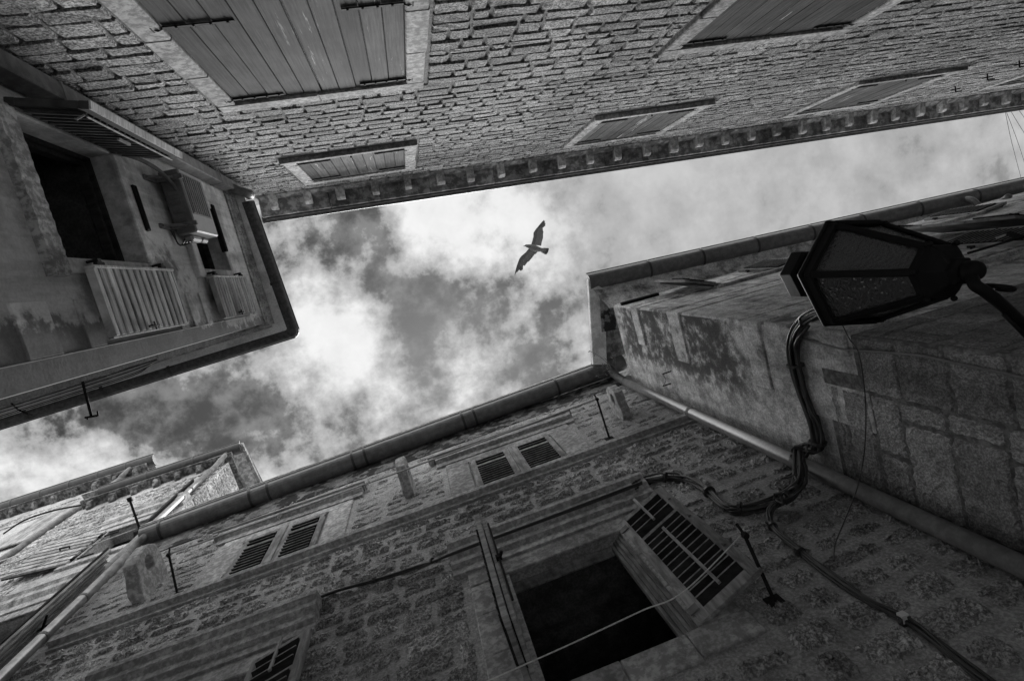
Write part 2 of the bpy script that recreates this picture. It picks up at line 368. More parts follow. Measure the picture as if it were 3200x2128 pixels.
def frame_stones(pl, hole, jw, w0, w1, lint=.14, sill=.12, sillout=.08, seg=3):
    a, b, c, d = hole; P_ = []
    for s_ in (-1, 1):
        zc = c
        for i in range(seg):
            zn = c + (d - c) * (i + 1) / seg + (random.uniform(-.05, .05) if i < seg - 1 else 0); x = jw * random.uniform(.95, 1.05)
            P_.append((a - x, a, zc + .0015, zn - .0015, w0, w1) if s_ < 0 else (b, b + x, zc + .0015, zn - .0015, w0, w1)); zc = zn
    if lint:
        k = (a + b) / 2 + random.uniform(-.1, .1); P_ += [(a - jw * .99, k - .001, d, d + lint, w0, w1 + .002), (k + .001, b + jw * .99, d, d + lint, w0, w1 - .001)]
    if sill: P_.append((a - jw * 1.08, b + jw * 1.08, c - sill, c, w0, w1 + sillout))
    return P_
def gutter_run(a, b, r, parent, m, joints=(), n=10, outward=Vector((0, -1, 0)), lip=True, name='gutter', cap=True):
    "half-round gutter; a, b are the ends of its centre line at the rim"
    a, b = Vector(a), Vector(b); d = (b - a).normalized(); mb = MB()
    o = (outward - d * outward.dot(d)).normalized(); up = d.cross(o).normalized(); up = up if up.z > 0 else -up
    def ring(p, rr, th=.006):
        outer = [p + o * (rr * math.cos(t)) - up * (rr * math.sin(t)) for t in [math.pi * k / n for k in range(n + 1)]]
        return outer + [p + o * ((rr - th) * math.cos(t)) - up * ((rr - th) * math.sin(t)) for t in [math.pi * k / n for k in range(n, -1, -1)]]
    def seg(p, q_, rr, th=.006):
        v = ring(p, rr, th) + ring(q_, rr, th); k = len(v) // 2
        mb.add(v, [(i, (i + 1) % k, (i + 1) % k + k, i + k) for i in range(k)] + [tuple(range(k - 1, -1, -1)), tuple(range(k, 2 * k))], .5)
    seg(a, b, r)
    if lip: mb.tube([a + o * r, b + o * r], r * .11, 6, .4)
    if cap:
        for p in (a, b):
            v = ring(p, r * .99, .004)[:n + 1]; mb.add([x + d * (.002 if p is a else -.002) for x in v], [tuple(range(n + 1))], .4)
    L = (b - a).length
    g_ = mb.build(name, m, parent)
    for j in joints:
        mb = MB(); p = a + d * (L * j); v = ring(p - d * .018, r * 1.06, .004) + ring(p + d * .018, r * 1.06, .004); k = len(v) // 2
        mb.add(v, [(i, (i + 1) % k, (i + 1) % k + k, i + k) for i in range(k)] + [tuple(range(k - 1, -1, -1)), tuple(range(k, 2 * k))], .5); mb.build('gutter_joint', M['cable'], g_)
    return g_
def bez(pts, n=8):
    "smooth curve through points"
    pts = [Vector(p) for p in pts]; r = []
    for i in range(len(pts) - 1):
        p0, p1, p2, p3 = pts[max(i - 1, 0)], pts[i], pts[i + 1], pts[min(i + 2, len(pts) - 1)]
        for k in range(n):
            t = k / n; r.append(.5 * ((2 * p1) + (p2 - p0) * t + (2 * p0 - 5 * p1 + 4 * p2 - p3) * t * t + (3 * p1 - p0 - 3 * p2 + p3) * t ** 3))
    return r + [pts[-1]]
class Leaf:
    "frame of an opened shutter leaf: u from the hinge, z up, w along its face"
    def __init__(s, hinge, d):
        s.O = Vector((hinge[0], hinge[1], 0)); s.t = Vector((d[0], d[1], 0)).normalized(); s.n = Vector((-s.t.y, s.t.x, 0))
    def P(s, u, z, w=0): return s.O + s.t * u + s.n * w + UP * z
def louvre_leaf(pl, u0, u1, z0, z1, w, parent, mfr, msl, mid=None, st=.06, th=.035, pitch=.05, ang=40, rod=False, name='shutter', lips=(-1, 1)):
    "louvred shutter leaf; returns frame object with slats as its child"
    mb = MB(); s = 1 if u1 > u0 else -1
    mb.box(pl, u0, u0 + s * st, z0, z1, w, w + th); mb.box(pl, u1 - s * st, u1, z0, z1, w, w + th)
    a, b = u0 + s * st, u1 - s * st
    rails = [(z0, z0 + st * 1.2), (z1 - st, z1)]
    if mid: rails.insert(1, (mid - st * .4, mid + st * .4))
    for r0, r1 in rails: mb.box(pl, a, b, r0, r1, w + .002, w + th - .002)
    fr = mb.build(name, mfr, parent, .003)
    ms = MB(); c = math.cos(R(ang)); sn = math.sin(R(ang)); h = pitch * .62
    for (lo, hi) in zip([r[1] for r in rails[:-1]], [r[0] for r in rails[1:]]):
        n = max(1, int((hi - lo) / pitch)); p = (hi - lo) / n
        for i in range(n):
            zc = lo + p * (i + .5); wc = w + th / 2; t = .0055
            prof = [(wc + c * h * k1 - sn * t * k2, zc - sn * h * k1 - c * t * k2) for k1, k2 in ((-1, -1), (1, -1), (1, 1), (-1, 1))]
            ms.mould(pl, a, b, prof)
            for k1 in lips: x, z = wc + c * h * k1, zc - sn * h * k1; ms.m = 1; ms.mould(pl, a, b, [(x - .004, z - .006), (x + .003, z - .006), (x + .003, z + .005), (x - .004, z + .005)], .35); ms.m = 0  # paler lip strips paint the lit edges onto the dark slats
    if rod: ms.box(pl, (a + b) / 2 - .012, (a + b) / 2 + .012, rails[0][1] + .03, rails[-1][0] - .03, w + th + .012, w + th + .03, .95)
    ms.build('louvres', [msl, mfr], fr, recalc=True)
    return fr
def plank_leaf(pl, u0, u1, z0, z1, w, parent, m, n=5, th=.03, name='shutter', gap=.006, horiz=False):
    mb = MB(); lo, hi = min(u0, u1), max(u0, u1)
    if horiz:
        for i in range(n): a = z0 + (z1 - z0) * i / n; mb.box(pl, lo, hi, a + gap / 2, a + (z1 - z0) / n - gap / 2, w, w + th)
    else:
        p = (hi - lo) / n
        for i in range(n): mb.box(pl, lo + p * i + gap / 2, lo + p * (i + 1) - gap / 2, z0 + random.uniform(0, .008), z1 - random.uniform(0, .008), w, w + th + random.uniform(-.002, .002))
    return mb.build(name, m, parent, .003)
def strap(pl, u_h, u_e, z, w, parent, th=.008, hh=.011):
    "iron strap hinge with its pintle"
    mb = MB(); s = 1 if u_e > u_h else -1
    mb.box(pl, min(u_h + s * .03, u_e), max(u_h + s * .03, u_e), z - hh, z + hh, w, w + th)
    pts = [pl.P(u_h - s * .02, z, w + .006), pl.P(u_h + s * .005, z, w + .016), pl.P(u_h + s * .03, z, w + .006)]; mb.tube(pts, .008, 6)
    mb.tube([pl.P(u_h - s * .02, z - .035, w + .004), pl.P(u_h - s * .02, z + .02, w + .004)], .014, 8); mb.box(pl, u_h - s * .02 - .01, u_h - s * .02 + .01, z - .03, z - .012, -.02, w)
    for i in range(4): u = u_h + (u_e - u_h) * (.25 + .22 * i); mb.lathe(pl.P(u, z, w + .008), [(.008, -.008), (.008, .008)], 6); mb.box(pl, u - .004, u + .004, z + .011, z + .03, w, w + .007)
    return mb.build('strap_hinge', M['iron'], parent)

# ================================================================== SETTING
mb = MB(); mb.quad(Vector((-60, -60, -CAMZ)), Vector((60, -60, -CAMZ)), Vector((60, 60, -CAMZ)), Vector((-60, 60, -CAMZ)))
o = mb.build('ground', M['paving'], recalc=False); o['kind'] = 'structure'

# ================================================================== HOUSE A: coursed stone, top of the picture
hA = thing('stone_house', 'long coursed stone house with plank shutters and a row of stone corbels under its eave', 'house', at_base(A.P(6, -CAMZ)))
SLA = .03
def zcA(u): return 9.03 + .035 * (u + 1.8)
WA = [(-1.05, .275, 3.05, 4.93), (2.66, 4.25, 3.05, 4.90), (-1.03, .235, 7.13, 8.50), (2.76, 4.08, 7.17, 8.60), (6.53, 7.95, 7.22, 8.72), (10.45, 11.85, 7.3, 8.8), (14.3, 15.7, 7.4, 8.9)]
skip = [(a - .17, b + .17, c - .13, d + .15) for a, b, c, d in WA]
mb = MB(); mb.m = 0
sheet(mb, A, -9, 22, -CAMZ, 9.9, [], -.004); body(mb, A, -9, 22, -CAMZ, 9.9, 6, -.004)
mb.m = 1
stones(mb, A, -2.0, 13.5, 2.35, 9.45, skip, (.095, .18), (.11, .38), .014, (.004, .015), .0035, .003, 5, 4, .004, .011, .0025)
stones(mb, A, 13.5, 21, 6.5, 9.7, skip, (.13, .17), (.2, .4), .018, (.012, .03), .006, .004, 4, 3, .02, .016)
mb.build('wall', [M['mortarA'], M['stoneA']], hA, recalc=False)
for i, h in enumerate(WA):
    a, b, c, d = h
    big = i < 2
    win = trim(A, hA, 'window', frame_stones(A, h, .145, -.02, .035, .15 if big else .13, .13 if big else .085, .04 if big else .015, 3), M['trimA'], .008)
    m_ = (a + b) / 2
    for s_ in (-1, 1):
        u0 = a + .004 if s_ < 0 else b - .004; u1 = m_ - .003 * -s_ * -1
        lf = plank_leaf(A, u0, m_ + s_ * .003, c + .03, d - .012, -.012, win, M['shutA'], 5 if not big else 5, .03)
        for zz_ in (c + (.52 if big else .2), d - (.09 if big else .16)):
            strap(A, u0 + s_ * .03, u0 - s_ * .42 * (.9 if s_ < 0 else .85), zz_, .019, lf, .008 if big else .012, .011 if big else .013)
    mb = MB(); mb.box(A, m_ - .03, m_ + .03, c + .035, c + .09, .02, .035); mb.tube([A.P(m_, c + .06, .03), A.P(m_, c + .06, .06)], .01, 6); mb.build('shutter_latch', M['iron'], win)
# eave: slabs on corbels
mb = MB(); u = -1.95
while u < 21:
    L = random.uniform(.75, 1.05); e_ = u + L
    z0, z1 = zcA(u), zcA(e_)
    mb.mould(A, u + .003, e_ - .003, [(-.3, .16), (.30, .16), (.30, .235), (-.3, .235)], None, z0, z1); u = e_
eave = mb.build('eave', M['eaveA'], hA, .006)
mb = MB(); mb.mould(A, -1.9, 21, [(-.05, .02), (.02, .02), (.06, .1), (.075, .158), (-.05, .158)], .3, zcA(-1.9), zcA(21)); mb.build('cornice_band', M['eaveA'], eave)
k = 0
while -1.74 + .497 * k < 20.5:
    u = -1.74 + .497 * k + random.uniform(-.02, .02); z = zcA(u); ww = .058 + random.uniform(-.008, .008); l_ = .225 + random.uniform(-.02, .015); dz = random.uniform(-.012, .012)
    mb = MB(); prof = [(.0, .02 + dz), (l_ - .035, .035 + dz), (l_, .075 + dz), (l_, .156), (.0, .156)]
    mb.mould(A, u - ww, u + ww, prof, None, z, z); mb.build('corbel', M['corbel'], eave, .006); k += 1
mb = MB(); mb.mould(A, -1.97, 21, [(.285, .239), (.355, .239), (.355, .258), (.285, .258)], .2, zcA(-1.97), zcA(21)); mb.mould(A, -1.97, 21, [(.335, .262), (.372, .262), (.372, .285), (.335, .285)], .2, zcA(-1.97), zcA(21)); mb.build('roof_edge_tile', M['gutterF'], eave)
mb = MB(); mb.tube([A.P(-1.9, zcA(-1.9) + .225, .325), A.P(21, zcA(21) + .225, .325)], .011, 8, .9); mb.build('drip_rail', M['zinc'], eave)
mb = MB(); mb.hexa([A.P(-1.97, zcA(-1.97) + .29, .34), A.P(21, zcA(21) + .29, .34), A.P(21, zcA(21) + 2.2, -3), A.P(-1.97, zcA(-1.97) + 2.2, -3), A.P(-1.97, zcA(-1.97) + .35, .34), A.P(21, zcA(21) + .35, .34), A.P(21, zcA(21) + 2.3, -3), A.P(-1.97, zcA(-1.97) + 2.3, -3)]); mb.build('roof', M['roof'], hA)
for (x, y) in ((2985, 268), (3085, 230), (3185, 188)):
    mb = MB(); p = A.at(x, y, .03); u, z = A.px(x, y)
    mb.tube([A.P(u, z, -.01), A.P(u, z, .1), A.P(u, z - .1, .12)], .012, 6); mb.tube([A.P(u - .07, z + .02, .06), A.P(u + .07, z - .02, .06)], .01, 6); mb.build('wall_hook', M['iron'], hA)

# ================================================================== HOUSE F: corner house on the left
hF = thing('corner_house', 'moss stained plaster corner house with louvred shutters beside the square downpipe', 'house', at_base(F.P(-.8, -CAMZ)))
FT = 7.62
H1 = (-1.41, -.60, 3.62, 4.72); H2 = (-1.25, -.585, 5.80, 6.72)
mb = MB(); sheet(mb, F, -2.6, .06, -CAMZ, FT + .2, [H1, H2], 0, .17)
crn = F.P(.06, 0)
LF = Plane(math.pi, (crn.x, crn.y, 0)); LF.n = Vector((.012, 1, 0)).normalized(); LF.t = Vector((-1, .012, 0)).normalized()
sheet(mb, LF, 0, 9, -CAMZ, FT + .2, [], 0)
mb.quad(F.P(-2.6, -CAMZ), F.P(-2.6, FT + .2), F.P(-2.6, FT + .2, -9), F.P(-2.6, -CAMZ, -9)); mb.quad(LF.P(9, -CAMZ), LF.P(9, FT + .2), LF.P(9, FT + .2, -2.6), LF.P(9, -CAMZ, -2.6))
mb.build('wall', M['plF'], hF, recalc=False)
for H in (H1, H2): pass
mb = MB()
# moulding below the soffit on both faces
pf = [(-.01, -.16), (.018, -.16), (.018, -.10), (.035, -.085), (.035, -.03), (.07, -.0), (.07, .03), (-.01, .03)]
mb.mould(F, -2.0, .06 + .03, pf, .5, FT, FT); mb.mould(LF, -.035, 9, pf, .6, FT - .02, FT - .02)
mb.build('eave_moulding', M['mould'], hF)
mb = MB(); gx, gy = -1.60, .19
zt = FT + .035
mb.add([Vector((-1.9, -1.75, zt)), Vector((gx, -1.68, zt)), Vector((gx, gy, zt)), Vector((-9.8, gy + .06, zt)), Vector((-9.8, -.3, zt)), Vector((-2.2, -.3, zt))], ((0, 1, 2, 5), (5, 2, 3, 4)), .5)
mb.build('soffit', M['soffF'], hF, recalc=False)
mb = MB(); zt += .1
mb.add([Vector((gx - .05, -1.75, zt)), Vector((gx - .05, gy - .05, zt)), Vector((-9.8, gy, zt)), Vector((-9.8, -1.5, zt + 1.2)), Vector((-3.6, -1.5, zt + 1.2))], ((0, 1, 4), (1, 2, 3, 4)), .5); mb.build('roof', M['roof'], hF, recalc=False)
g1 = gutter_run((gx - .015, -1.50, FT + .11), (gx - .015, gy - .015, FT + .11), .085, hF, M['gutterF'], (.62,), outward=Vector((1, 0, 0)), cap=False)
g2 = gutter_run((gx - .015, gy - .015, FT + .11), (-9.6, gy + .05, FT + .11), .085, hF, M['gutterF'], (.19, .29, .4, .5, .7), outward=Vector((0, 1, 0)), cap=False)
mb = MB(); mb.lathe((gx - .015, gy - .015, FT + .105), [(.06, -.08), (.086, -.04), (.088, .01)], 14); mb.build('gutter_corner', M['gutterF'], hF)
# window 1
surr = [(-1.50, -1.41, 3.62, 4.86, -.01, .012), (-.60, -.515, 3.62, 4.86, -.01, .028), (-1.41, -.60, 4.72, 4.86, -.01, .026)]
w1 = trim(F, hF, 'window', surr, M['plF'], .008)
mb = MB(); random.seed(9); ns = 40; pts_ = []
for i in range(ns + 1):
    x = -1.42 + .93 * i / ns; pts_.append((x, random.uniform(-.005, .003) - (.014 if i in (9, 10, 22, 23) else 0), random.uniform(-.003, .003)))
V = [F.P(x, z, w_) for x, dz, dw in pts_ for z, w_ in ((3.62, -.02), (3.62, .05 + dw), (3.47 - dz, .048 + dw), (3.46, -.02))]
mb.add(V, [(4 * i + k, 4 * i + (k + 1) % 4, 4 * i + 4 + (k + 1) % 4, 4 * i + 4 + k) for i in range(ns) for k in range(4)] + [(3, 2, 1, 0), (4 * ns, 4 * ns + 1, 4 * ns + 2, 4 * ns + 3)], .5)
mb.build('sill', M['trimA'], w1)
def casement(pl, H, parent, mt, dep=-.14, t=.03):
    a, b, c, d = H; mb = MB()
    for p in ((a, a + t, c, d), (b - t, b, c, d), (a + t, b - t, d - t, d), (a + t, b - t, c, c + t)): mb.box(pl, p[0], p[1], p[2], p[3], dep - .05, dep + .01)
    for p in ((a + t, a + t + .03, c + t, d - t), (a + t + .03, b - t, d - t - .035, d - t)): mb.box(pl, p[0], p[1], p[2], p[3], dep - .08, dep - .02)
    return mb.build('window_frame', mt, parent, .003)
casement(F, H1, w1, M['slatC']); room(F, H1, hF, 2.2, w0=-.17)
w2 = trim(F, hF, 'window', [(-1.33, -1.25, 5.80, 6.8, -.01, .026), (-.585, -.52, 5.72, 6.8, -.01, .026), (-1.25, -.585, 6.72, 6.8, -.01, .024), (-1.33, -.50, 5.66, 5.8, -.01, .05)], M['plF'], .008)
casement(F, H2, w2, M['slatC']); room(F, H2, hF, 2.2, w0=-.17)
def flat_slats(pl, u0, u1, z0, z1, w, parent, n):
    mb = MB(); st = .018
    mb.box(pl, u0, u0 + st, z0, z1, w, w + .06); mb.box(pl, u1 - .012, u1, z0, z1, w, w + .03)
    mb.box(pl, u0 + st, u1 - .012, z0, z0 + .045, w, w + .05); mb.box(pl, u0 + st, u1 - .012, z1 - .03, z1, w, w + .05)
    fr = mb.build('shutter', M['shutF'], parent, .003)
    ms = MB(); lo, hi = z0 + .045, z1 - .03; p = (hi - lo) / n
    for i in range(n):
        a = lo + p * i
        ms.mould(pl, u0 + st, u1 - .012, [(w + .008, a + .3 * p), (w + .046, a + .16 * p), (w + .05, a + .26 * p), (w + .05, a + .86 * p), (w + .008, a + .98 * p)])
    ms.mould(pl, u0 + st, u1 - .012, [(w, lo), (w + .006, lo), (w + .006, hi), (w, hi)], .05)
    ms.build('louvres', M['shutF'], fr, .002)
    mb = MB(); zc = z0 + (z1 - z0) * .42; mb.tube([pl.P(u1 - .03, zc - .07, w + .065), pl.P(u1 - .03, zc + .08, w + .065)], .006, 6); mb.tube([pl.P(u1 - .035, zc - .04, w + .04), pl.P(u1 - .035, zc - .04, w + .08)], .006, 6); mb.tube([pl.P(u1 - .005, zc + .02, w + .065), pl.P(u1 - .06, zc + .02, w + .065)], .006, 6)
    mb.build('shutter_latch', M['iron'], fr)
    for zc in (z0 + .1, z1 - .16): mb = MB(); mb.tube([pl.P(u0 - .012, zc - .04, w + .04), pl.P(u0 - .012, zc + .045, w + .04)], .013, 8); mb.box(pl, u0 - .04, u0 + .02, zc - .02, zc + .02, w + .03, w + .05); mb.tube([pl.P(u0 - .035, zc, 0), pl.P(u0 - .035, zc, w + .04)], .01, 6); mb.build('hinge', M['iron'], fr)
flat_slats(F, -.54, -.10, 3.75, 4.90, .05, w1, 12); flat_slats(F, -.50, -.085, 5.80, 6.90, .05, w2, 13)
# left leaf of the big window stands out into the alley
hp = F.P(-1.43, 0, .03); fp = atz(277, 333, 3.58); L1 = Leaf(hp, fp - Vector((hp.x, hp.y, fp.z)))
lw = (Vector((fp.x, fp.y)) - Vector((hp.x, hp.y))).length
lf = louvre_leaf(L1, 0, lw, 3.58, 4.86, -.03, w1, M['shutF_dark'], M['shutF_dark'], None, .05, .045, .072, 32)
mb = MB(); mb.tube([L1.P(lw - .05, 3.66, .035), L1.P(lw - .05, 4.82, .035)], .006, 8, .9); mb.tube([L1.P(lw - .05, 3.64, .03), L1.P(lw - .09, 3.63, .06), L1.P(lw - .11, 3.66, .05)], .006, 6); mb.box(L1, lw - .1, lw - .085, 4.1, 4.25, .045, .06); mb.build('shutter_bolt', M['board'], lf)
mb = MB(); mb.hexa([L1.P(lw + .002, z, w_) for w_ in (-.032, .017) for z in (3.6, 3.62, 4.84, 4.86)] if False else [L1.P(u, z, w_) for w_ in (-.03, .015) for u, z in ((lw + .001, 3.58), (lw + .012, 3.58), (lw + .012, 4.86), (lw + .001, 4.86))], .95); mb.build('shutter_edge', M['shutF'], lf)
for zc in (3.68, 4.7): mb = MB(); mb.tube([F.P(-1.44, zc - .05, .03), F.P(-1.44, zc + .05, .03)], .016, 8); mb.tube([F.P(-1.44, zc, -.01), F.P(-1.44, zc, .04)], .012, 6); mb.build('hinge', M['iron'], lf)
# dark iron bars above the windows
for (p, q_) in (((415, 580), (462, 722)), ((665, 642), (703, 786))):
    u0, z0 = F.px(*p, .03); u1, z1 = F.px(*q_, .03); zc = (z0 + z1) / 2
    mb = MB(); mb.box(F, u0, u1, zc - .03, zc + .03, -.005, .045); mb.box(F, u0 + .01, u1 - .01, zc - .012, zc + .012, .045, .052); mb.build('awning_rail', M['iron'], hF, .004)
# raised quoin panels near the corner
mb = MB()
for (z0, z1) in ((2.15, 2.42), (2.62, 2.85), (3.08, 3.36), (3.62, 3.80), (4.96, 5.12), (5.25, 5.42), (5.56, 5.7), (6.92, 7.02), (7.12, 7.24)):
    mb.box(F, -.36, -.075, z0, z1, -.01, .014)
mb.box(F, -.075, -.066, 2.0, 7.3, -.01, .013)
mb.build('quoin_panel', M['plF'], hF, .004)
# square downpipe in the inner corner, with collars, ending in an elbow at the gutter
mb = MB(); zs = [-CAMZ, .5, 2.1, 4.02, 6.96, 8.2]
PU, PW = -1.60, .10
for z0, z1 in zip(zs, zs[1:]):
    mb.box(F, PU - .055, PU + .055, z0, min(z1, 8.25), .02, .15, .5)
    mb.box(F, PU - .06, PU + .06, z1 - .025, z1 + .0, .015, .155, .2)
pp = mb.build('downpipe', M['duct'], hF, .006)
mb = MB(); mb.tube(bez([F.P(-1.50, FT + .06, .235), F.P(-1.50, FT - .06, .235), F.P(-1.53, FT - .14, .17), F.P(-1.58, FT - .22, .1)], 5), .055, 12); mb.tube([F.P(-1.50, FT + .01, .235), F.P(-1.50, FT + .03, .235)], .062, 12); mb.build('downpipe_elbow', M['gutterF'], pp, smooth=True)
# conduits and a thin flexible pipe
mb = MB(); mb.tube(bez([F.P(-1.42, 4.7, .03), F.P(-1.40, 4.95, .1), F.P(-1.36, 5.25, .12), F.P(-1.25, 5.42, .14), F.P(-1.18, 5.47, .12)], 8), .016, 8); tag(mb.build('conduit_pipe', M['pipe'], smooth=True), 'thin grey conduit running up to the air conditioner', 'pipe')
mb = MB(); pts = bez([F.P(-1.45, 4.9, .34), F.P(-1.40, 4.98, .3), F.P(-1.40, 5.0, .2), F.P(-1.43, 4.96, .1), F.P(-1.45, 4.85, .04)], 12); mb.tube(pts, [.011 + .002 * (i % 2) for i in range(len(pts))], 8); tag(mb.build('flexible_hose', M['wire']), 'ribbed flexible hose curving below the open shutter', 'hose')
# air conditioner
ac = thing('air_conditioner', 'grey air conditioner box on brackets on the plaster wall', 'air conditioner', at_base(F.P(-1.12, 5.45, .17)))
mb = MB(); mb.box(F, -1.41, -.86, 5.455, 6.02, .03, .195); b_ = mb.build('casing', M['acbody'], ac, .012)
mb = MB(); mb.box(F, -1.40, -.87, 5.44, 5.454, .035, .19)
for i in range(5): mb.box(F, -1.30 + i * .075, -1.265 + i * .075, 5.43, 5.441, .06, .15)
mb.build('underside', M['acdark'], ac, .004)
mb = MB(); mb.box(F, -1.37, -1.02, 5.5, 5.97, .196, .201)
for i in range(8): mb.box(F, -1.36, -1.03, 5.53 + i * .054, 5.545 + i * .054, .2, .206)
mb.build('grille', M['acdark'], ac)
mb = MB(); mb.box(F, -.86, -.80, 5.5, 5.74, .05, .13); mb.box(F, -.86, -.81, 5.78, 5.95, .06, .12); mb.build('valve_cover', M['acbody'], ac, .02)
for u in (-1.33, -.93): mb = MB(); mb.box(F, u - .02, u + .02, 5.40, 5.428, .0, .225); mb.box(F, u - .02, u + .02, 5.2, 5.40, .0, .02); mb.bar(F.P(u, 5.22, .02), F.P(u, 5.4, .15), .03, .02); mb.build('bracket', M['duct'], ac, .003)
mb = MB()
for i in range(4): mb.tube(bez([F.P(-.87, 5.55 + i * .03, .06), F.P(-.80, 5.48 + i * .02, .05 + i * .02), F.P(-.78, 5.42, .03), F.P(-.9, 5.36 + i * .02, .02)], 6), .006, 6)
mb.build('hose', M['cable'], ac)
# cables and iron arm along the lower face
lc = thing('facade_cables', 'bundle of thin cables strung below the eave of the moss stained corner house', 'cables', at_base((-4.2, .04, 7.4)))
for i in range(6):
    y = .03 + .018 * i; z = 7.42 + .012 * (i % 3)
    mb = MB(); mb.tube(bez([Vector((-2.75 - .1 * i, -.0 + .005 * i, 7.5)), Vector((-3.4, y, z - .01)), Vector((-4.3, y + .02, z - .05 + .01 * i)), Vector((-5.4, y + .03, z - .02)), Vector((-7, y + .03, z))], 8), .006, 6); mb.build('cable', M['rope'] if i in (1, 3) else M['cable'], lc)
mb = MB(); a = Vector((-3.93, -.02, 7.36)); b = Vector((-3.99, .43, 7.36)); mb.tube([a, b], .016, 8); mb.tube([b + Vector((-.07, .0, 0)), b + Vector((.07, .02, 0))], .013, 6); mb.tube([b + Vector((.07, .02, 0)), b + Vector((.07, -.03, .02))], .01, 6); mb.tube([b + Vector((-.05, .0, .0)), b + Vector((-.05, .03, .0))], .01, 6); mb.box(LF, 1.98, 2.1, 7.3, 7.42, -.01, .02)
tag(mb.build('gutter_arm', M['iron']), 'black iron arm reaching out past the gutter of the corner house', 'iron arm')
mb = MB(); mb.tube([Vector((-4.75, 0, 7.4)), Vector((-4.7, .12, 7.4)), Vector((-4.6, .2, 7.36)), Vector((-4.6, .22, 7.42))], .01, 6); mb.build('cable_hook', M['iron'], lc)

# ================================================================== HOUSE C: rubble house, bottom of the picture
hC = thing('rubble_house', 'dark rubble house with a stone string course and louvred windows in the lower half', 'house', at_base(C.P(-1, -CAMZ)))
B1 = (.04, 1.025, 3.06, 4.43); B2 = (-3.08, -2.09, 3.0, 4.43); U1 = (-2.92, -1.86, 6.30, 7.38); U2 = (.0, 1.15, 6.30, 7.42)
CU0, CU1, CT = -4.86, 2.76, 9.0
mb = MB(); mb.m = 0; sheet(mb, C, CU0, CU1 + .2, -CAMZ, CT, [B1, B2], 0, .14); body(mb, C, CU0, CU1 + .2, -CAMZ, CT, 5)
mb.m = 1
def zcC(u): return 8.14 + .057 * (u + 4.56)
sk = [(-.33, 1.34, 2.82, 5.2), (-3.42, -1.74, 2.82, 5.2), (U1[0] - .34, U1[1] + .34, 6.1, 7.9), (U2[0] - .34, U2[1] + .34, 6.1, 7.9), (-9, 9, 6.12, 6.31)]
random.seed(21)
stones(mb, C, 1.36, CU1, 1.2, 4.5, sk, (.19, .29), (.24, .5), .055, (.006, .022), .016, .014, 15, 10, 0, .03, .008)
stones(mb, C, CU0, CU1, 1.2, 6.1, sk + [(1.34, 9, 0, 4.5)], (.15, .25), (.2, .48), .034, (.006, .024), .014, .014, 13, 8, 0, .026, .01)
stones(mb, C, CU0, CU1, 6.32, 8.6, sk, (.15, .22), (.2, .5), .05, (-.003, .012), .016, .010, 10, 6, 0, .026, .006)
mb.build('wall', [M['mortarC'], M['stoneC']], hC, recalc=False)
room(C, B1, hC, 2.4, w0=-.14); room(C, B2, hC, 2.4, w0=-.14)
# string course with stepped profile
mb = MB(); mb.mould(C, CU0 + .3, CU1 - .08, [(-.01, 6.13), (.03, 6.13), (.035, 6.19), (.085, 6.215), (.09, 6.28), (.075, 6.305), (-.01, 6.33)], .4); mb.build('string_course', M['trimC'], hC)
# peeling cove between wall head and gutter
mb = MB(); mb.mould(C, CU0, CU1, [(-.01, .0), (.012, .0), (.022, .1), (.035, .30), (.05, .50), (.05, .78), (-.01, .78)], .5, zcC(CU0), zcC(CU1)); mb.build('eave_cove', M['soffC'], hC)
gl = atz(436, 1651, 8.65); gr_ = atz(1948, 1106, 9.05)
gutter_run((gl.x, gl.y + .142, 8.66), (gr_.x - .04, gr_.y + .142, 9.06), .142, hC, M['gutter'], (.035, .20, .2345, .40, .425, .63, .655, .84), 12)
mb = MB(); mb.hexa([C.P(CU0 - .1, 9.13, .18), C.P(CU1 + .2, 9.42, .28), C.P(CU1 + .2, 10.6, -4), C.P(CU0 - .1, 10.3, -4), C.P(CU0 - .1, 9.18, .18), C.P(CU1 + .2, 9.47, .28), C.P(CU1 + .2, 10.7, -4), C.P(CU0 - .1, 10.4, -4)]); mb.build('roof', M['roof'], hC)
# big open window
def hooded(pl, H, parent, jl, jr, zh=5.12):
    a, b, c, d = H; pieces = []
    for (x0, x1) in ((a - jl, a), (b, b + jr)):
        zz_ = [c, c + .48, c + .95, d]
        for z0, z1 in zip(zz_, zz_[1:]): pieces.append((x0, x1, z0 + .002, z1 - .002, -.01, .016 + random.uniform(-.003, .003)))
    pieces += [(a - jl - .02, a + .45, c - .23, c - .002, -.01, .02), (a + .453, b - .1, c - .25, c - .002, -.01, .016), (b - .097, b + jr + .02, c - .22, c - .002, -.01, .022)]
    pieces.append((a - jl, b + jr, d, d + .22, -.01, .022))
    o = trim(pl, parent, 'window', pieces, M['trimC'], .008)
    mb = MB(); mb.mould(pl, a - jl - .12, b + jr + .2, [(-.01, d + .22), (.04, d + .22), (.045, d + .32), (.075, d + .345), (.08, d + .42), (.12, d + .47), (.125, d + .54), (.16, d + .58), (.16, d + .63), (.0, d + .70), (-.01, d + .70)], .5)
    mb.build('lintel_hood', M['trimC'], o); return o
bw = hooded(C, B1, hC, .33, .29); lw_ = hooded(C, B2, hC, .33, .29)
def cas2(H, parent):
    a, b, c, d = H; mb = MB()
    for s_, x in ((-1, b),):
        for i, (o_, dp) in enumerate(((0, -.02), (.026, -.04), (.052, -.06), (.078, -.08))):
            x0 = x + s_ * o_; x1 = x + s_ * (o_ + .028); mb.box(C, min(x0, x1), max(x0, x1), c, d, dp - .05, dp, .2 + .25 * (i % 2))
    mb.box(C, a, b - .11, d - .035, d, -.13, -.08); mb.box(C, a, b - .11, d - .09, d - .036, -.13, -.11)
    return mb.build('window_frame', M['shutC'], parent, .003)
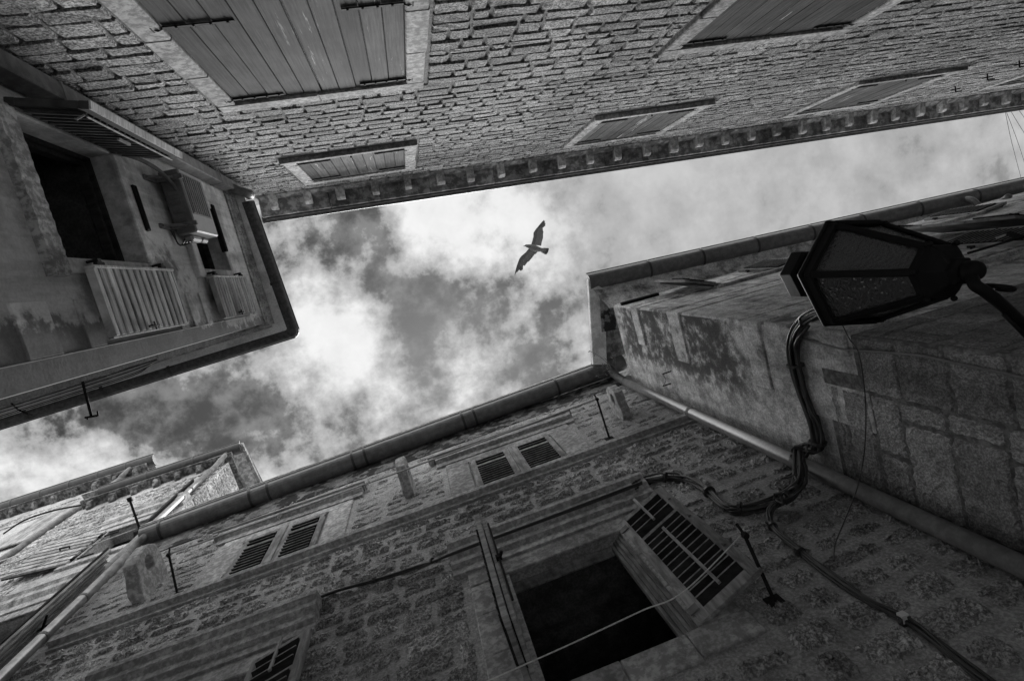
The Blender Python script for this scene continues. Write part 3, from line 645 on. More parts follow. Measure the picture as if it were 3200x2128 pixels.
cas2(B1, bw); cas2(B2, lw_)
lr = Leaf(C.P(1.05, 0, .02), Vector((1.50 - 1.05, -.19, 0)))
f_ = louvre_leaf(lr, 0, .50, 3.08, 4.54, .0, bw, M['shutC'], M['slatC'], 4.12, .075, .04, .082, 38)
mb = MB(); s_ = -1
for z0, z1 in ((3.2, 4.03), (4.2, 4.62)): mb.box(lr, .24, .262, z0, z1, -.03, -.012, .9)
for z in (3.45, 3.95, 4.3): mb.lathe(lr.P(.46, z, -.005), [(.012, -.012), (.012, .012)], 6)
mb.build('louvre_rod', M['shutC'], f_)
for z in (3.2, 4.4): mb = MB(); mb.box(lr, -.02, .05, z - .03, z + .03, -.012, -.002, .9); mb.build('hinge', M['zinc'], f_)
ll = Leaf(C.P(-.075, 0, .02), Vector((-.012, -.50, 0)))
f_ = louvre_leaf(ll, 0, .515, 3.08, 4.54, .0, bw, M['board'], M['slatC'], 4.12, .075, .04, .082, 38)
mb = MB(); mb.box(ll, .1, .5, 3.1, 4.5, .048, .078); mb.build('folded_leaf', M['board'], f_, .004)
mb = MB(); mb.tube([ll.P(.515, 3.2, .09), ll.P(.515, 4.3, .09)], .008, 6); mb.box(ll, .5, .53, 3.72, 3.76, .07, .11); mb.tube([ll.P(.5, 3.74, .09), ll.P(.55, 3.74, .12)], .012, 6); mb.build('shutter_bolt', M['iron'], f_)
l3 = Leaf(C.P(-2.085, 0, .02), Vector((.58, -.12, 0)))
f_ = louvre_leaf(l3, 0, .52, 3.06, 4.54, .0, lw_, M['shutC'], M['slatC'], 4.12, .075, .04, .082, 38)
mb = MB(); mb.box(l3, .25, .272, 3.2, 4.03, -.03, -.012, .9); mb.box(l3, .25, .272, 4.2, 4.6, -.03, -.012, .9); mb.build('louvre_rod', M['shutC'], f_)
# upper windows, louvres shut, with boards over their lintels
for H in (U1, U2):
    a, b, c, d = H; m_ = (a + b) / 2
    pcs = [(a - .3, a, c + .02, d - .002, -.01, .016), (b, b + .3, c + .02, d - .002, -.01, .018), (a - .3, b + .3, d, d + .17, -.01, .017)]
    wn = trim(C, hC, 'window', pcs, M['trimC'], .006)
    mb = MB(); mb.mould(C, a - .42, b + .42, [(-.01, d + .17), (.03, d + .17), (.04, d + .26), (.09, d + .30), (.10, d + .38), (-.01, d + .42)], .5); mb.build('lintel_hood', M['trimC'], wn)
    mb = MB(); mb.box(C, a - .52, b + .46, d + .425, d + .45, -.01, .12); mb.box(C, a - .50, a - .44, d + .36, d + .424, -.01, .10); mb.box(C, b + .38, b + .44, d + .36, d + .424, -.01, .10); mb.build('hood_board', M['board'], wn, .004)
    for s_ in (-1, 1):
        u0 = a + .02 if s_ < 0 else b - .02
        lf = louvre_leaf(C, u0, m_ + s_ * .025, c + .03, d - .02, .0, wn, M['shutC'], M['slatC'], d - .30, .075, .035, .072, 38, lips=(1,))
        for z in (c + .14, d - .12): mb = MB(); mb.box(C, u0 - .012 if s_ > 0 else u0 - .005, u0 + .012 if s_ < 0 else u0 + .005, z - .03, z + .03, .034, .046); mb.build('hinge', M['zinc'], lf)
    mb = MB(); mb.box(C, m_ - .024, m_ + .024, c + .03, d - .02, .0, .05); mb.build('meeting_stile', M['shutC'], wn, .004)
# pierced stone brackets
def pierced(u, z0, hgt, out, thick, broken=0, big=False):
    mb = MB(); n = 14; cxw, czz, rr = out * .62, z0 + hgt * .55, min(out, hgt) * .2
    outer = [(-.02, z0), (out * .35, z0 - .02), (out * .55, z0 + hgt * .1), (out * .9, z0 + hgt * .16), (out, z0 + hgt * .4), (out * 1.0, z0 + hgt * .8), (out * .85, z0 + hgt), (out * .3, z0 + hgt * 1.02), (-.02, z0 + hgt)]
    m = len(outer); cen = (cxw, czz)
    # resample the outline by angle about the hole
    def hit(t):
        dx, dz = math.cos(t), math.sin(t); best = None
        for i in range(m):
            (x0, y0), (x1, y1) = outer[i], outer[(i + 1) % m]; ex, ez = x1 - x0, y1 - y0; den = dx * ez - dz * ex
            if abs(den) < 1e-9: continue
            s = ((x0 - cen[0]) * ez - (y0 - cen[1]) * ex) / den; q_ = ((x0 - cen[0]) * dz - (y0 - cen[1]) * dx) / den
            if s > 0 and -1e-6 <= q_ <= 1 + 1e-6 and (best is None or s < best): best = s
        return (cen[0] + dx * best, cen[1] + dz * best)
    N = 28; V = []
    for sd in (-1, 1):
        for k in range(N):
            t = 2 * math.pi * k / N; x, y = hit(t); j = random.uniform(-.008, .008)
            V.append(C.P(u + sd * thick / 2, y + j, x + j)); V.append(C.P(u + sd * thick / 2, cen[1] + rr * math.sin(t), cen[0] + rr * math.cos(t)))
    fs = []
    for k in range(N):
        a, b = 2 * k, 2 * ((k + 1) % N); o2 = 2 * N
        fs += [(a, b, b + 1, a + 1), (a + o2, a + 1 + o2, b + 1 + o2, b + o2), (a, a + o2, b + o2, b), (a + 1, b + 1, b + 1 + o2, a + 1 + o2)]
    mb.add(V, fs, .5)
    return mb.build('stone_bracket', M['corbel'], hC, .008)
pierced(2.13, 6.98, .42, .40, .12); pierced(-.80, 6.92, .46, .42, .12); pierced(-3.88, 6.62, .62, .46, .15)
# iron rods with clothes lines
def rod(name, base, tip, label, cat='iron rod'):
    mb = MB(); a, b = Vector(base), Vector(tip); mb.tube([a, b], .013, 8); d = (b - a).normalized(); mb.tube([b, b + d * .05 + UP * .05], .01, 6); mb.lathe(b - UP * .01, [(.022, -.015), (.022, .02)], 8); mb.box(C, (a - C.O).dot(C.t) - .05, (a - C.O).dot(C.t) + .05, a.z - .05, a.z + .05, -.01, .012)
    return tag(mb.build(name, M['iron']), label, cat, 'clothesline rods on the rubble house')
r1 = (C.P(-3.40, 6.46, .0), C.P(-3.46, 6.72, .38)); r2 = (C.P(1.71, 6.54, .0), C.P(1.80, 6.96, .40)); r3 = (C.P(1.52, 3.03, .0), C.P(1.50, 3.17, .40))
rod('clothesline_rod', *r1, 'thin iron rod beside the leftmost pierced stone bracket, tied to a clothes line'); rod('clothesline_rod', *r2, 'thin iron rod just left of the rightmost pierced stone bracket'); rod('clothesline_rod', *r3, 'iron rod right of the big open louvred shutter')
def line(name, pts, r, m, label, cat, group=None, n=8): mb = MB(); mb.tube(bez(pts, n), r, 6); return tag(mb.build(name, m, smooth=True), label, cat, group)
dn = UP * -.03
cl = thing('clothesline', 'double grey clothes line strung along the upper windows of the rubble house', 'clothes line', at_base((r1[1] + r2[1]) / 2))
for dz in (0, .035):
    mb = MB(); a, b = r1[1] + UP * dz, r2[1] + UP * dz; mb.tube(bez([a, a.lerp(b, .35) - UP * .05, a.lerp(b, .7) - UP * .05, b], 8), .005, 6); mb.build('line', M['rope'] if dz else M['wire'], cl)
for t in (.04, .235, .43):
    mb = MB(); p = r1[1].lerp(r2[1], t) - UP * .05
    for i in range(5): mb.tube([p + Vector((random.uniform(-.03, .03), random.uniform(-.03, .03), random.uniform(-.03, .04))) for _ in range(3)], .006, 5)
    mb.build('knot', M['rope'], cl)
line('clothesline', [r3[1] + UP * .02, C.at(2140, 1845, .42), C.at(2000, 1910, .43), C.at(1760, 2022, .44), C.at(1490, 2142, .45), C.at(1200, 2280, .45)], .0045, M['rope'], 'pale clothes line crossing in front of the big open window', 'clothes line')
# corner pipes
dp = MB(); PC = C.P(2.66, 0, .10)
dp.tube([Vector((PC.x, PC.y, -CAMZ)), Vector((PC.x, PC.y, 8.35))], .064, 18, .5)
o = dp.build('downpipe', M['pipe'], hC, smooth=True)
mb = MB()
for z in (2.05, 4.3, 6.2): mb = MB(); mb.lathe((PC.x, PC.y, z), [(.0645, -.03), (.068, -.028), (.068, .028), (.0645, .03)], 18); mb.tube([C.P(2.66, z, .1), C.P(2.66, z, 0)], .012, 6); mb.build('pipe_collar', M['pipe'], o)
mb = MB(); mb.tube(bez([Vector((PC.x, PC.y, 8.3)), Vector((PC.x, PC.y - .01, 8.5)), Vector((PC.x - .01, PC.y - .05, 8.7)), Vector((PC.x + .0, PC.y - .1, 8.9)), Vector((PC.x, PC.y - .12, 9.0))], 6), .067, 16); mb.build('pipe_elbow', M['gutterF'], o, smooth=True)
mb = MB(); PL_ = C.P(-4.68, 0, .10); mb.tube([Vector((PL_.x, PL_.y, -CAMZ)), Vector((PL_.x, PL_.y, 8.2))], .055, 16, .5)
o = mb.build('downpipe', M['zinc'], hC, smooth=True)
mb = MB()
for z in (5.0, 6.35, 7.1): mb = MB(); mb.lathe((PL_.x, PL_.y, z), [(.056, -.02), (.06, -.018), (.06, .018), (.056, .02)], 16); mb.build('pipe_collar', M['zinc'], o)
mb = MB(); mb.tube(bez([Vector((PL_.x, PL_.y, 8.15)), Vector((PL_.x, PL_.y - .02, 8.4)), Vector((PL_.x + .06, PL_.y - .05, 8.5)), Vector((PL_.x + .08, PL_.y - .06, 8.6))], 6), .055, 14); mb.build('pipe_elbow', M['zinc'], o, smooth=True)

# ================================================================== HOUSE D/E: tall rendered house on the right
hD = thing('rendered_house', 'tall streaked plaster house on the right with grooved bands and a long grey gutter', 'house', at_base(D.P(.1, -CAMZ)))
DT = 8.55
mb = MB()
sheet(mb, D, 0, 6, -CAMZ, DT, [], 0, tn=.5); mb.build('side_wall', M['plD'], hD, recalc=False)
mb = MB(); EH = [(1.2, 2.0, 7.35, 8.3), (4.6, 5.4, 7.4, 8.3), (1.9, 2.8, 4.5, 5.7), (4.0, 4.9, 5.2, 6.6), (8, 8.9, 7.4, 8.3), (7.6, 8.5, 5.2, 6.6)]
sheet(mb, E, 0, 20, -CAMZ, DT, EH, 0, .2)
mb.quad(D.P(6, -CAMZ), D.P(6, DT), D.P(6, DT, -18), D.P(6, -CAMZ, -18)); mb.quad(E.P(20, -CAMZ), E.P(20, DT), E.P(20, DT, -5), E.P(20, -CAMZ, -5)); mb.quad(D.P(0, DT), D.P(6, DT), D.P(6, DT, -18), E.P(20, DT))
for h in EH: mb.quad(E.P(h[0], h[2], -.19), E.P(h[1], h[2], -.19), E.P(h[1], h[3], -.19), E.P(h[0], h[3], -.19))
mb.build('front_wall', M['plE'], hD, recalc=False)
# raised bands that turn the corner
mb = MB(); random.seed(5)
zb = [(4.72, 4.98), (6.30, 6.60), (7.55, 7.78)]
prev = 4.30
for (z0, z1), l_ in zip(zb, (.62, .60, .52)):
    mb.box(D, -.028, l_, z0, z1, -.01, .026, .62); mb.box(E, .0005, 20, z0, z1, -.01, .028, .6)
for a, b in ((4.35, 4.66), (5.04, 6.24), (6.66, 7.49), (7.84, 8.5)):
    mb.box(E, .0005, 20, a, b, -.01, .026, .5)
mb.build('band', M['plE'], hD, .006)
# block work below the plaster
mb = MB(); mb.m = 0; mb.box(D, .30, 1.24, -CAMZ, 4.0, -.02, .004, .5); mb.box(D, -.004, .30, -CAMZ, 3.62, -.02, .006, .5); mb.box(E, .0, 20, -CAMZ, 3.62, -.02, .006, .5); mb.m = 1
stones(mb, D, .0, .42, 1.2, 3.62, [], (.30, .40), (.44, .46), .014, (.013, .019), .008, .006, 14, 11, 0, .016, .004)
stones(mb, D, .42, 1.22, 1.2, 3.95, [], (.26, .40), (.34, .85), .018, (.012, .022), .010, .0075, 18, 11, 0, .02, .006)
stones(mb, E, .01, 9, 1.0, 3.62, [], (.28, .40), (.5, .9), .014, (.006, .014), .008, .006, 8, 8, 0, .016, .004)
mb.build('block_base', [M['jointD'], M['blockD']], hD, recalc=False)
mb = MB(); mb.box(D, -.03, .16, 3.66, 3.92, -.01, .03); mb.box(D, .42, .74, 3.55, 4.3, -.01, .012); mb.box(E, .0, .5, 3.66, 3.92, -.01, .03); mb.build('plaster_patch', M['plD'], hD, .012)
# eave of the right house: soffit, gutter, verge board
ga = atz(1834, 856, 9.0); gb = atz(3200, 556, 9.0); gd = (gb - ga).normalized(); gout = gd.cross(UP); gout = gout if gout.y < 0 else -gout
gr0 = Vector((ga.x, ga.y, 9.0)) - gout * .145; gr1 = gr0 + gd * 22
gutter_run(gr0 - UP * -.04, gr1 + UP * .04, .145, hD, M['gutter'], [x / 22 for x in (1.05, 2.0, 3.0, 4.05, 5.05, 6.2, 7.4, 8.7, 10.2, 12)], 12, outward=gout)
mb = MB(); a0 = gr0 + Vector((0.02, .1, -.03)); mb.add([a0, gr1 + Vector((0, .1, -.03)), gr1 + Vector((0, .9, -.35)), E.P(.02, DT - .05, 0) + Vector((-.1, 0, 0))], ((0, 1, 2, 3),), .5); mb.build('soffit', M['plE'], hD, recalc=False)
v0 = atz(1838, 872, 8.95); v1 = atz(1853, 1140, 8.95); v2 = atz(1897, 1140, 8.9); v3 = atz(1890, 905, 8.9)
mb = MB(); mb.hexa([v0, v1, v2, v3, v0 + UP * .08, v1 + UP * .08, v2 + UP * .08, v3 + UP * .08]); mb.build('verge_board', M['soffF'], hD, .01)
i0 = atz(1872, 905, 8.86); i1 = atz(1925, 935, 8.86); i2 = atz(1925, 1030, 8.86); i3 = atz(1882, 1038, 8.86)
mb = MB(); mb.hexa([i0, i1, i2, i3, i0 + UP * .03, i1 + UP * .03, i2 + UP * .03, i3 + UP * .03]); mb.build('verge_soffit', M['soffC'], hD)
mb = MB(); e0 = v0 + UP * .09; mb.add([e0 + Vector((0, .05, 0)), v1 + UP * .09, v1 + UP * 1.2 + Vector((2, 2, 0)), gr1 + UP * 2 + Vector((0, 3, 0)), gr1 + UP * .09 + Vector((0, .1, 0))], ((0, 1, 2, 3, 4),), .5); mb.build('roof', M['roof'], hD, recalc=False)
mb = MB(); p = gr0 + gd * 7.1; mb.tube(bez([p - UP * .03, p + Vector((0, .03, -.2)), p + Vector((.05, .25, -.4)), Vector((p.x + .05, E.P(p.x - 2.86, 0, .07).y, 8.2))], 5), .05, 12); mb.build('downpipe_elbow', M['gutter'], hD, smooth=True)
# front windows and shutters seen steeply from below
def ewin(h, lw_l, rw, ang, plank=False):
    a, b, c, d = h; wn = trim(E, hD, 'window', [(a - .07, a, c, d, -.02, .022), (b, b + .07, c, d, -.02, .022), (a - .07, b + .07, d, d + .09, -.02, .024), (a - .1, b + .1, c - .08, c, -.02, .07)], M['mould'], .006)
    for s_, u, wd in ((-1, a, lw_l), (1, b, rw)):
        if not wd: continue
        L_ = Leaf(E.P(u + s_ * .03, 0, .05), E.t * s_ * math.cos(R(ang if s_ < 0 else 5)) + E.n * math.sin(R(ang if s_ < 0 else 5)))
        if plank: lf = plank_leaf(L_, 0, wd, c - .03, d + .02, -.015, wn, M['shutC'], 5, .035, horiz=True)
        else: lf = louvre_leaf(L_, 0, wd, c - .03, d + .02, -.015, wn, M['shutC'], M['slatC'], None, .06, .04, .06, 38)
        for z in (c + .1, c + .7): mb = MB(); mb.tube([E.P(u + s_ * .02, z - .04, .05), E.P(u + s_ * .02, z + .04, .05)], .014, 6); mb.tube([E.P(u + s_ * .02, z, 0), E.P(u + s_ * .02, z, .05)], .012, 6); mb.build('hinge', M['iron'], lf)
        mb = MB()
        mb.tube([L_.P(wd - .06, c - .01, .04), L_.P(wd - .06, c + .5, .04)], .009, 6); mb.tube([L_.P(wd - .3, c + .02, .035), L_.P(wd + .02, c + .02, .035)], .009, 6)
        mb.build('shutter_bolt', M['iron'], lf)
    return wn
ewin(EH[0], .55, .5, 19.5); ewin(EH[1], .55, .5, 11); ewin(EH[3], .62, 0, 17, True); ewin(EH[2], 0, .6, 20); ewin(EH[4], .55, .5, 9); ewin(EH[5], .55, 0, 12, True)
mb = MB(); mb.box(E, .02, .62, 8.18, 8.26, -.01, .07); mb.box(E, .3, .36, 8.26, 8.32, -.01, .05); mb.build('awning_rail', M['iron'], hD, .004)
mb = MB(); mb.mould(E, 3.0, 20, [(-.01, 4.95), (.05, 4.95), (.06, 5.02), (.1, 5.04), (.1, 5.09), (-.01, 5.12)]); mb.build('string_course', M['mould'], hD)
mb = MB(); mb.tube([E.P(2.25, 4.72, .1), E.P(2.95, 4.74, .1)], .012, 8, .9); mb.box(E, 2.9, 2.98, 4.6, 5.0, .0, .03); mb.bar(E.P(2.94, 4.62, .02), E.P(2.94, 4.9, .14), .05, .03); mb.build('railing_bar', M['iron'], hD)

# broken wires and staple on the side wall
mb = MB(); s1 = D.at(2097, 1160, .0); s2 = D.at(2097, 1198, .0)
mb.tube([s1, s1 + D.n * .12], .008, 6); mb.tube([s2, s2 + D.n * .12], .008, 6); mb.tube(bez([s1 + D.n * .12, (s1 + s2) / 2 + D.n * .1 - UP * .05, s2 + D.n * .12], 6), .003, 5); tag(mb.build('wall_staple', M['iron']), 'pair of small iron pins joined by a wire on the streaked plaster wall', 'iron pins')

# ================================================================== far left houses
hG = thing('far_stone_house', 'pale stone house with zinc downpipe rising above the left end of the rubble house', 'house', at_base(G.P(-7, -CAMZ)))
GU0, GU1, GT = -8.6, -5.26, 13.6
GH = [(-6.55, -5.55, 9.95, 11.2), (-6.9, -5.62, 6.6, 8.35)]
mb = MB(); mb.m = 0; sheet(mb, G, GU0, GU1, -CAMZ, GT + .4, GH, 0, .25); body(mb, G, GU0, GU1, -CAMZ, GT + .4, 5); mb.m = 1
stones(mb, G, GU0, GU1, 6.0, GT, [(-6.9, -5.3, 9.6, 11.6), (-7.2, -5.3, 6.4, 9.6)], (.16, .28), (.2, .5), .03, (.008, .03), .015, .01, 5, 5, 0, .025)
SG = Plane(math.pi / 2, (GU1, 2.78, 0)); SG.n = Vector((1, 0, 0))
stones(mb, SG, 0, 3, 9, GT + .3, [], (.3, .42), (.3, .6), .02, (.008, .03), .01, .01, 5, 5, 0, .02)
mb.build('wall', [M['mortarC'], M['stoneG']], hG, recalc=False)
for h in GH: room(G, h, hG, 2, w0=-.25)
def eave_bits(pl, u0, u1, zt, parent, out_, n, gx0, gx1, gz, gw, m, jn, gr=.135):
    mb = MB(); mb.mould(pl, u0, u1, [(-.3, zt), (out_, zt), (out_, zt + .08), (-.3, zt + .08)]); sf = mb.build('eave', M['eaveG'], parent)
    for i in range(n):
        u = u0 + (u1 - u0) * (i + .5) / n; mb = MB(); mb.mould(pl, u - .06, u + .06, [(0, zt - .22), (.06, zt - .22), (out_ * .8, zt - .1), (out_ * .8, zt - .002), (0, zt - .002)]); mb.build('corbel', M['eaveG'], sf, .01)
    gutter_run(pl.P(gx0, gz, gw), pl.P(gx1, gz, gw), gr, parent, m, jn, 12)
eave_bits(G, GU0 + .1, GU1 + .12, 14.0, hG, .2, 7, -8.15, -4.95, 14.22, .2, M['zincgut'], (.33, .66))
mb = MB(); mb.hexa([Vector((GU1 + .28, 2.5, 14.2)), Vector((GU1 + .36, 2.5, 14.2)), Vector((GU1 + .36, 6, 14.9)), Vector((GU1 + .28, 6, 14.9)), Vector((GU1 + .28, 2.5, 14.3)), Vector((GU1 + .36, 2.5, 14.3)), Vector((GU1 + .36, 6, 15)), Vector((GU1 + .28, 6, 15))]); mb.quad(Vector((GU0, 2.5, 14.3)), Vector((GU1 + .36, 2.5, 14.3)), Vector((GU1 + .36, 6, 15.2)), Vector((GU0, 6, 15.2))); mb.quad(Vector((GU1, 2.6, 14.1)), Vector((GU1 + .3, 2.6, 14.2)), Vector((GU1 + .3, 6, 14.9)), Vector((GU1, 6, 14.9))); mb.build('roof', M['roof'], hG)
pu, _ = G.px(600, 1575, .1)
mb = MB(); mb.tube([G.P(-5.38, 5, .1), G.P(-5.38, 13.2, .1)], .055, 14); mb.tube(bez([G.P(-5.38, 13.15, .1), G.P(-5.36, 13.4, .1), G.P(-5.30, 13.7, .15), G.P(-5.28, 13.95, .17), G.P(-5.28, 14.15, .17)], 5), .055, 14); mb.tube([G.P(-5.38, 12.0, .1), G.P(-5.38, 12.06, .1)], .062, 14); mb.build('downpipe', M['zinc'], hG, smooth=True)
def gwin(h, parent):
    a, b, c, d = h; o = trim(G, parent, 'window', [(a - .16, a, c, d, -.02, .025), (b, b + .16, c, d, -.02, .025), (a - .16, b + .16, d, d + .2, -.02, .026), (a - .16, b + .16, c - .14, c, -.02, .05)], M['trimA'], .008)
    mb = MB(); mb.mould(G, a - .28, b + .25, [(-.01, d + .2), (.05, d + .2), (.06, d + .34), (.12, d + .4), (.13, d + .5), (.17, d + .55), (-.01, d + .62)], .5); mb.build('lintel_hood', M['mould'], o); return o
g1_ = gwin(GH[0], hG); g2_ = gwin(GH[1], hG)
LG = Leaf(G.P(-6.57, 0, .06), Vector((-1.05, -.12, 0))); lf = plank_leaf(LG, 0, .95, 9.9, 11.2, -.02, g1_, M['shutG'], 8, .035, horiz=True, gap=.05)
mb = MB(); mb.tube([LG.P(.3, 10.6, .05), LG.P(.45, 10.6, .05)], .015, 6); mb.tube([LG.P(.3, 10.6, .0), LG.P(.3, 10.6, .06)], .012, 6); mb.tube([LG.P(.45, 10.6, .0), LG.P(.45, 10.6, .06)], .012, 6); mb.build('shutter_latch', M['iron'], lf)
mb = MB(); mb.box(LG, .0, .95, 9.92, 11.18, -.04, -.0215); mb.build('gap_shade_backing', M['slatC'], lf)  # dark sheet behind the boards, puts shade into their gaps
for z in (10.1, 10.95): mb = MB(); mb.tube([G.P(-6.56, z - .05, .06), G.P(-6.56, z + .05, .06)], .02, 6); mb.tube([G.P(-6.5, z, .03), G.P(-6.25, z, .03)], .012, 6); mb.build('hinge', M['iron'], lf)
LG2 = Leaf(G.P(-5.54, 0, .05), Vector((.14, -.46, 0))); lf = plank_leaf(LG2, 0, .13, 10.0, 12.6, -.02, g1_, M['slatC'], 2, .04)
# plank leaf of the lower window, swung out next to the rubble house
pa = atz(95, 2030, 6.5); LG3 = Leaf(G.P(-5.42, 0, .06), Vector((.30, -.40, 0)))
lf = plank_leaf(LG3, 0, .42, 6.3, 8.75, -.02, g2_, M['shutG'], 5, .03, gap=.045)
mb = MB(); mb.tube([LG3.P(.1, 7.25, .04), LG3.P(.3, 7.25, .04)], .015, 6); mb.tube([LG3.P(.12, 7.2, .0), LG3.P(.12, 7.4, .06)], .012, 6); mb.build('shutter_latch', M['iron'], lf)
mb = MB(); mb.box(LG3, .0, .42, 6.32, 8.73, -.04, -.0215); mb.build('gap_shade_backing', M['slatC'], lf)  # dark sheet added behind the planks as the shade between them
hH = thing('farthest_house', 'farthest stone house, its zinc gutter above the pale stone house at the left edge', 'house', at_base(G2.P(-11, -CAMZ)))
mb = MB(); mb.m = 0; sheet(mb, G2, -16, -8.62, -CAMZ, 17.0, [], 0); body(mb, G2, -16, -8.62, -CAMZ, 17.0, 5); mb.m = 1
stones(mb, G2, -14, -8.62, 11, 16.4, [(-11.9, -9.2, 12.4, 15.9)], (.2, .3), (.3, .6), .03, (.008, .03), .015, .01, 4, 4, 0, .025)
mb.build('wall', [M['mortarC'], M['stoneG']], hH, recalc=False)
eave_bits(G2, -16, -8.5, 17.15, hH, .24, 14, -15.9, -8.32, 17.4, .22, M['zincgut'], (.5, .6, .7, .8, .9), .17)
mb = MB(); mb.tube(bez([G2.P(-8.95, 17.3, .22), G2.P(-8.98, 17.1, .2), G2.P(-9.1, 16.9, .12), G2.P(-9.1, 16.5, .09), G2.P(-9.1, 10, .09)], 5), .06, 12); mb.build('downpipe', M['zinc'], hH, smooth=True)
mb = MB(); mb.quad(G2.P(-16, 17.45, .2), G2.P(-8.45, 17.45, .2), G2.P(-8.45, 18.4, -3.5), G2.P(-16, 18.4, -3.5)); mb.quad(G2.P(-8.45, 17.3, .2), G2.P(-8.4, 17.3, .2), G2.P(-8.4, 18.3, -3.5), G2.P(-8.45, 18.3, -3.5)); mb.build('roof', M['roof'], hH)
wnH = trim(G2, hH, 'window', [(-11.6, -11.45, 13.2, 15.6, -.02, .03), (-10.25, -10.1, 13.2, 15.6, -.02, .03), (-11.6, -10.1, 15.6, 15.78, -.02, .03)], M['trimA'])
lf = plank_leaf(G2, -10.1, -9.25, 13.3, 15.8, .05, wnH, M['shutG'], 6, .035)
mb = MB(); mb.box(G2, -11.44, -10.26, 13.2, 15.6, -.02, -.012); mb.build('dark_pane', M['glassdark'], wnH)
mb = MB(); mb.tube(bez([G2.P(-10.6, 14.6, .1), G2.P(-9.9, 14.3, .3), G2.P(-9.3, 14.35, .3), G2.P(-8.7, 14.4, .2)], 6), .02, 6); mb.build('rail_bar', M['iron'], hH)
# post and clothes lines in front of the far houses
pa, pb = atz(405, 1560, 9.0), atz(440, 1662, 8.9)
mb = MB(); mb.tube([pa, pb], .017, 8); mb.box(C, pa.x - .03, pa.x + .03, pa.z - .015, pa.z + .015, 2.5 - pa.y - .03, 2.5 - pa.y + .03); mb.tube([pb, C.P(CU0 + .05, 8.95, 0)], .018, 6)
for t in (.5, .95): p = pa.lerp(pb, t); mb.tube([p - Vector((.035, 0, 0)), p + Vector((.03, .0, .02))], .009, 6)
tag(mb.build('clothesline_post', M['iron']), 'dark iron post at the left end of the big gutter', 'iron post')
for i, (x0, y0, x1, y1) in enumerate(((408, 1610, 0, 1745), (425, 1652, 0, 1800))):
    a = atz(x0, y0, 8.9); b = G.at(x1 - 160, y1 + 62, .5)
    line('clothesline', [a, a.lerp(b, .5) - UP * .06, b], .008, M['rope'], ('upper', 'lower')[i] + ' of two pale lines from the iron post to the left edge', 'clothes line')

# ================================================================== street lamp
Lx, Ly = 1.90, .53
lamp = thing('street_lamp', 'black six-sided wall lantern on a curved iron arm', 'street lamp', at_base((3.25, 1.25, 1.95)))
c1 = Vector((Lx, Ly, 0)); ZB, ZT, RB, RT = 1.885, 2.30, .108, .252
d1 = atz(2526, 859, ZT) - c1; ph = math.atan2(d1.y, d1.x)
def hp_(r, z, k, off=0): return Vector((Lx + r * math.cos(ph + math.pi / 3 * k + off), Ly + r * math.sin(ph + math.pi / 3 * k + off), z))
mb = MB()
for k in range(6):
    mb.bar(hp_(RB, ZB, k), hp_(RT, ZT, k), .03, .016, side=(hp_(1, 0, k + 1) - hp_(1, 0, k - 1)).normalized())
    for r_, z_, hgt in ((RT, ZT - .012, .05), (RB, ZB + .012, .03)): mb.bar(hp_(r_, z_, k), hp_(r_, z_, k + 1), hgt, .014)
    mb.lathe(hp_(RB + .012, ZB - .015, k), [(.006, -.012), (.012, -.004), (.012, .006), (.006, .012)], 8)
mb.build('lantern_frame', M['lampblack'], lamp, .003)
for k in range(6):
    mb = MB(); a, b, c, d = hp_(RB - .006, ZB, k), hp_(RB - .006, ZB, k + 1), hp_(RT - .006, ZT, k + 1), hp_(RT - .006, ZT, k); n_ = (b - a).cross(d - a).normalized() * .003
    mb.hexa([a, b, c, d, a - n_, b - n_, c - n_, d - n_], .5); mb.build('glass_pane', M['lampglass'], lamp)
mb = MB(); mb.lathe((Lx, Ly, 0), [(RT + .018, ZT + .012), (RT + .022, ZT + .025), (.16, ZT + .17), (.10, ZT + .24), (.10, ZT + .26)], 6, ph=ph); mb.build('lamp_roof', M['lampblack'], lamp, .004)
mb = MB(); mb.lathe((Lx, Ly, 0), [(.11, ZT + .262), (.128, ZT + .275), (.128, ZT + .36), (.06, ZT + .43), (.02, ZT + .46)], 6, ph=ph); mb.build('lamp_cap', M['lampblack'], lamp, .003)
mb = MB(); mb.lathe((Lx, Ly, 0), [(RB + .006, ZB - .0), (RB + .004, ZB - .02), (.085, ZB - .05), (.055, ZB - .075), (.055, ZB - .1), (.03, ZB - .11)], 6, ph=ph); mb.build('lamp_base', M['lampblack'], lamp, .003)
mb = MB(); mb.lathe((Lx, Ly, 0), [(.02, ZB - .168), (.03, ZB - .162), (.037, ZB - .145), (.037, ZB - .125), (.035, ZB - .11), (.025, ZB - .106)], 18); mb.build('finial', M['lampblack'], lamp, smooth=True)
arm = [Vector((Lx, Ly, ZB - .13)), atz(3045, 888, 1.715), atz(3080, 912, 1.70), atz(3130, 952, 1.705), atz(3210, 1022, 1.745), atz(3380, 1150, 1.83), E.P(.55, 2.0, .0)]
mb = MB(); mb.tube(bez(arm, 8), .021, 12); mb.build('arm', M['lampblack'], lamp, smooth=True)
mb = MB(); p0 = arm[2]; pts = []
for i in range(20):
    t = i / 19 * 4.9; rr = .05 * (1 - .62 * i / 19); pts.append(p0 + Vector((.075, .01, .01)) + Vector((.85 * math.cos(t + 2.6), .45 * math.cos(t + 2.6), 1.1 * math.sin(t + 2.6))) * rr)
mb.tube(pts, .009, 8); mb.tube([arm[3] + Vector((.0, .035, -.0)), arm[4] + Vector((-.01, .05, -.01)), arm[5] + Vector((0, .05, 0)), arm[6]], .008, 6); mb.build('scroll', M['lampblack'], lamp, smooth=True)
mb = MB(); mb.box(E, .47, .63, 1.85, 2.15, .0, .02); mb.build('wall_plate', M['lampblack'], lamp)
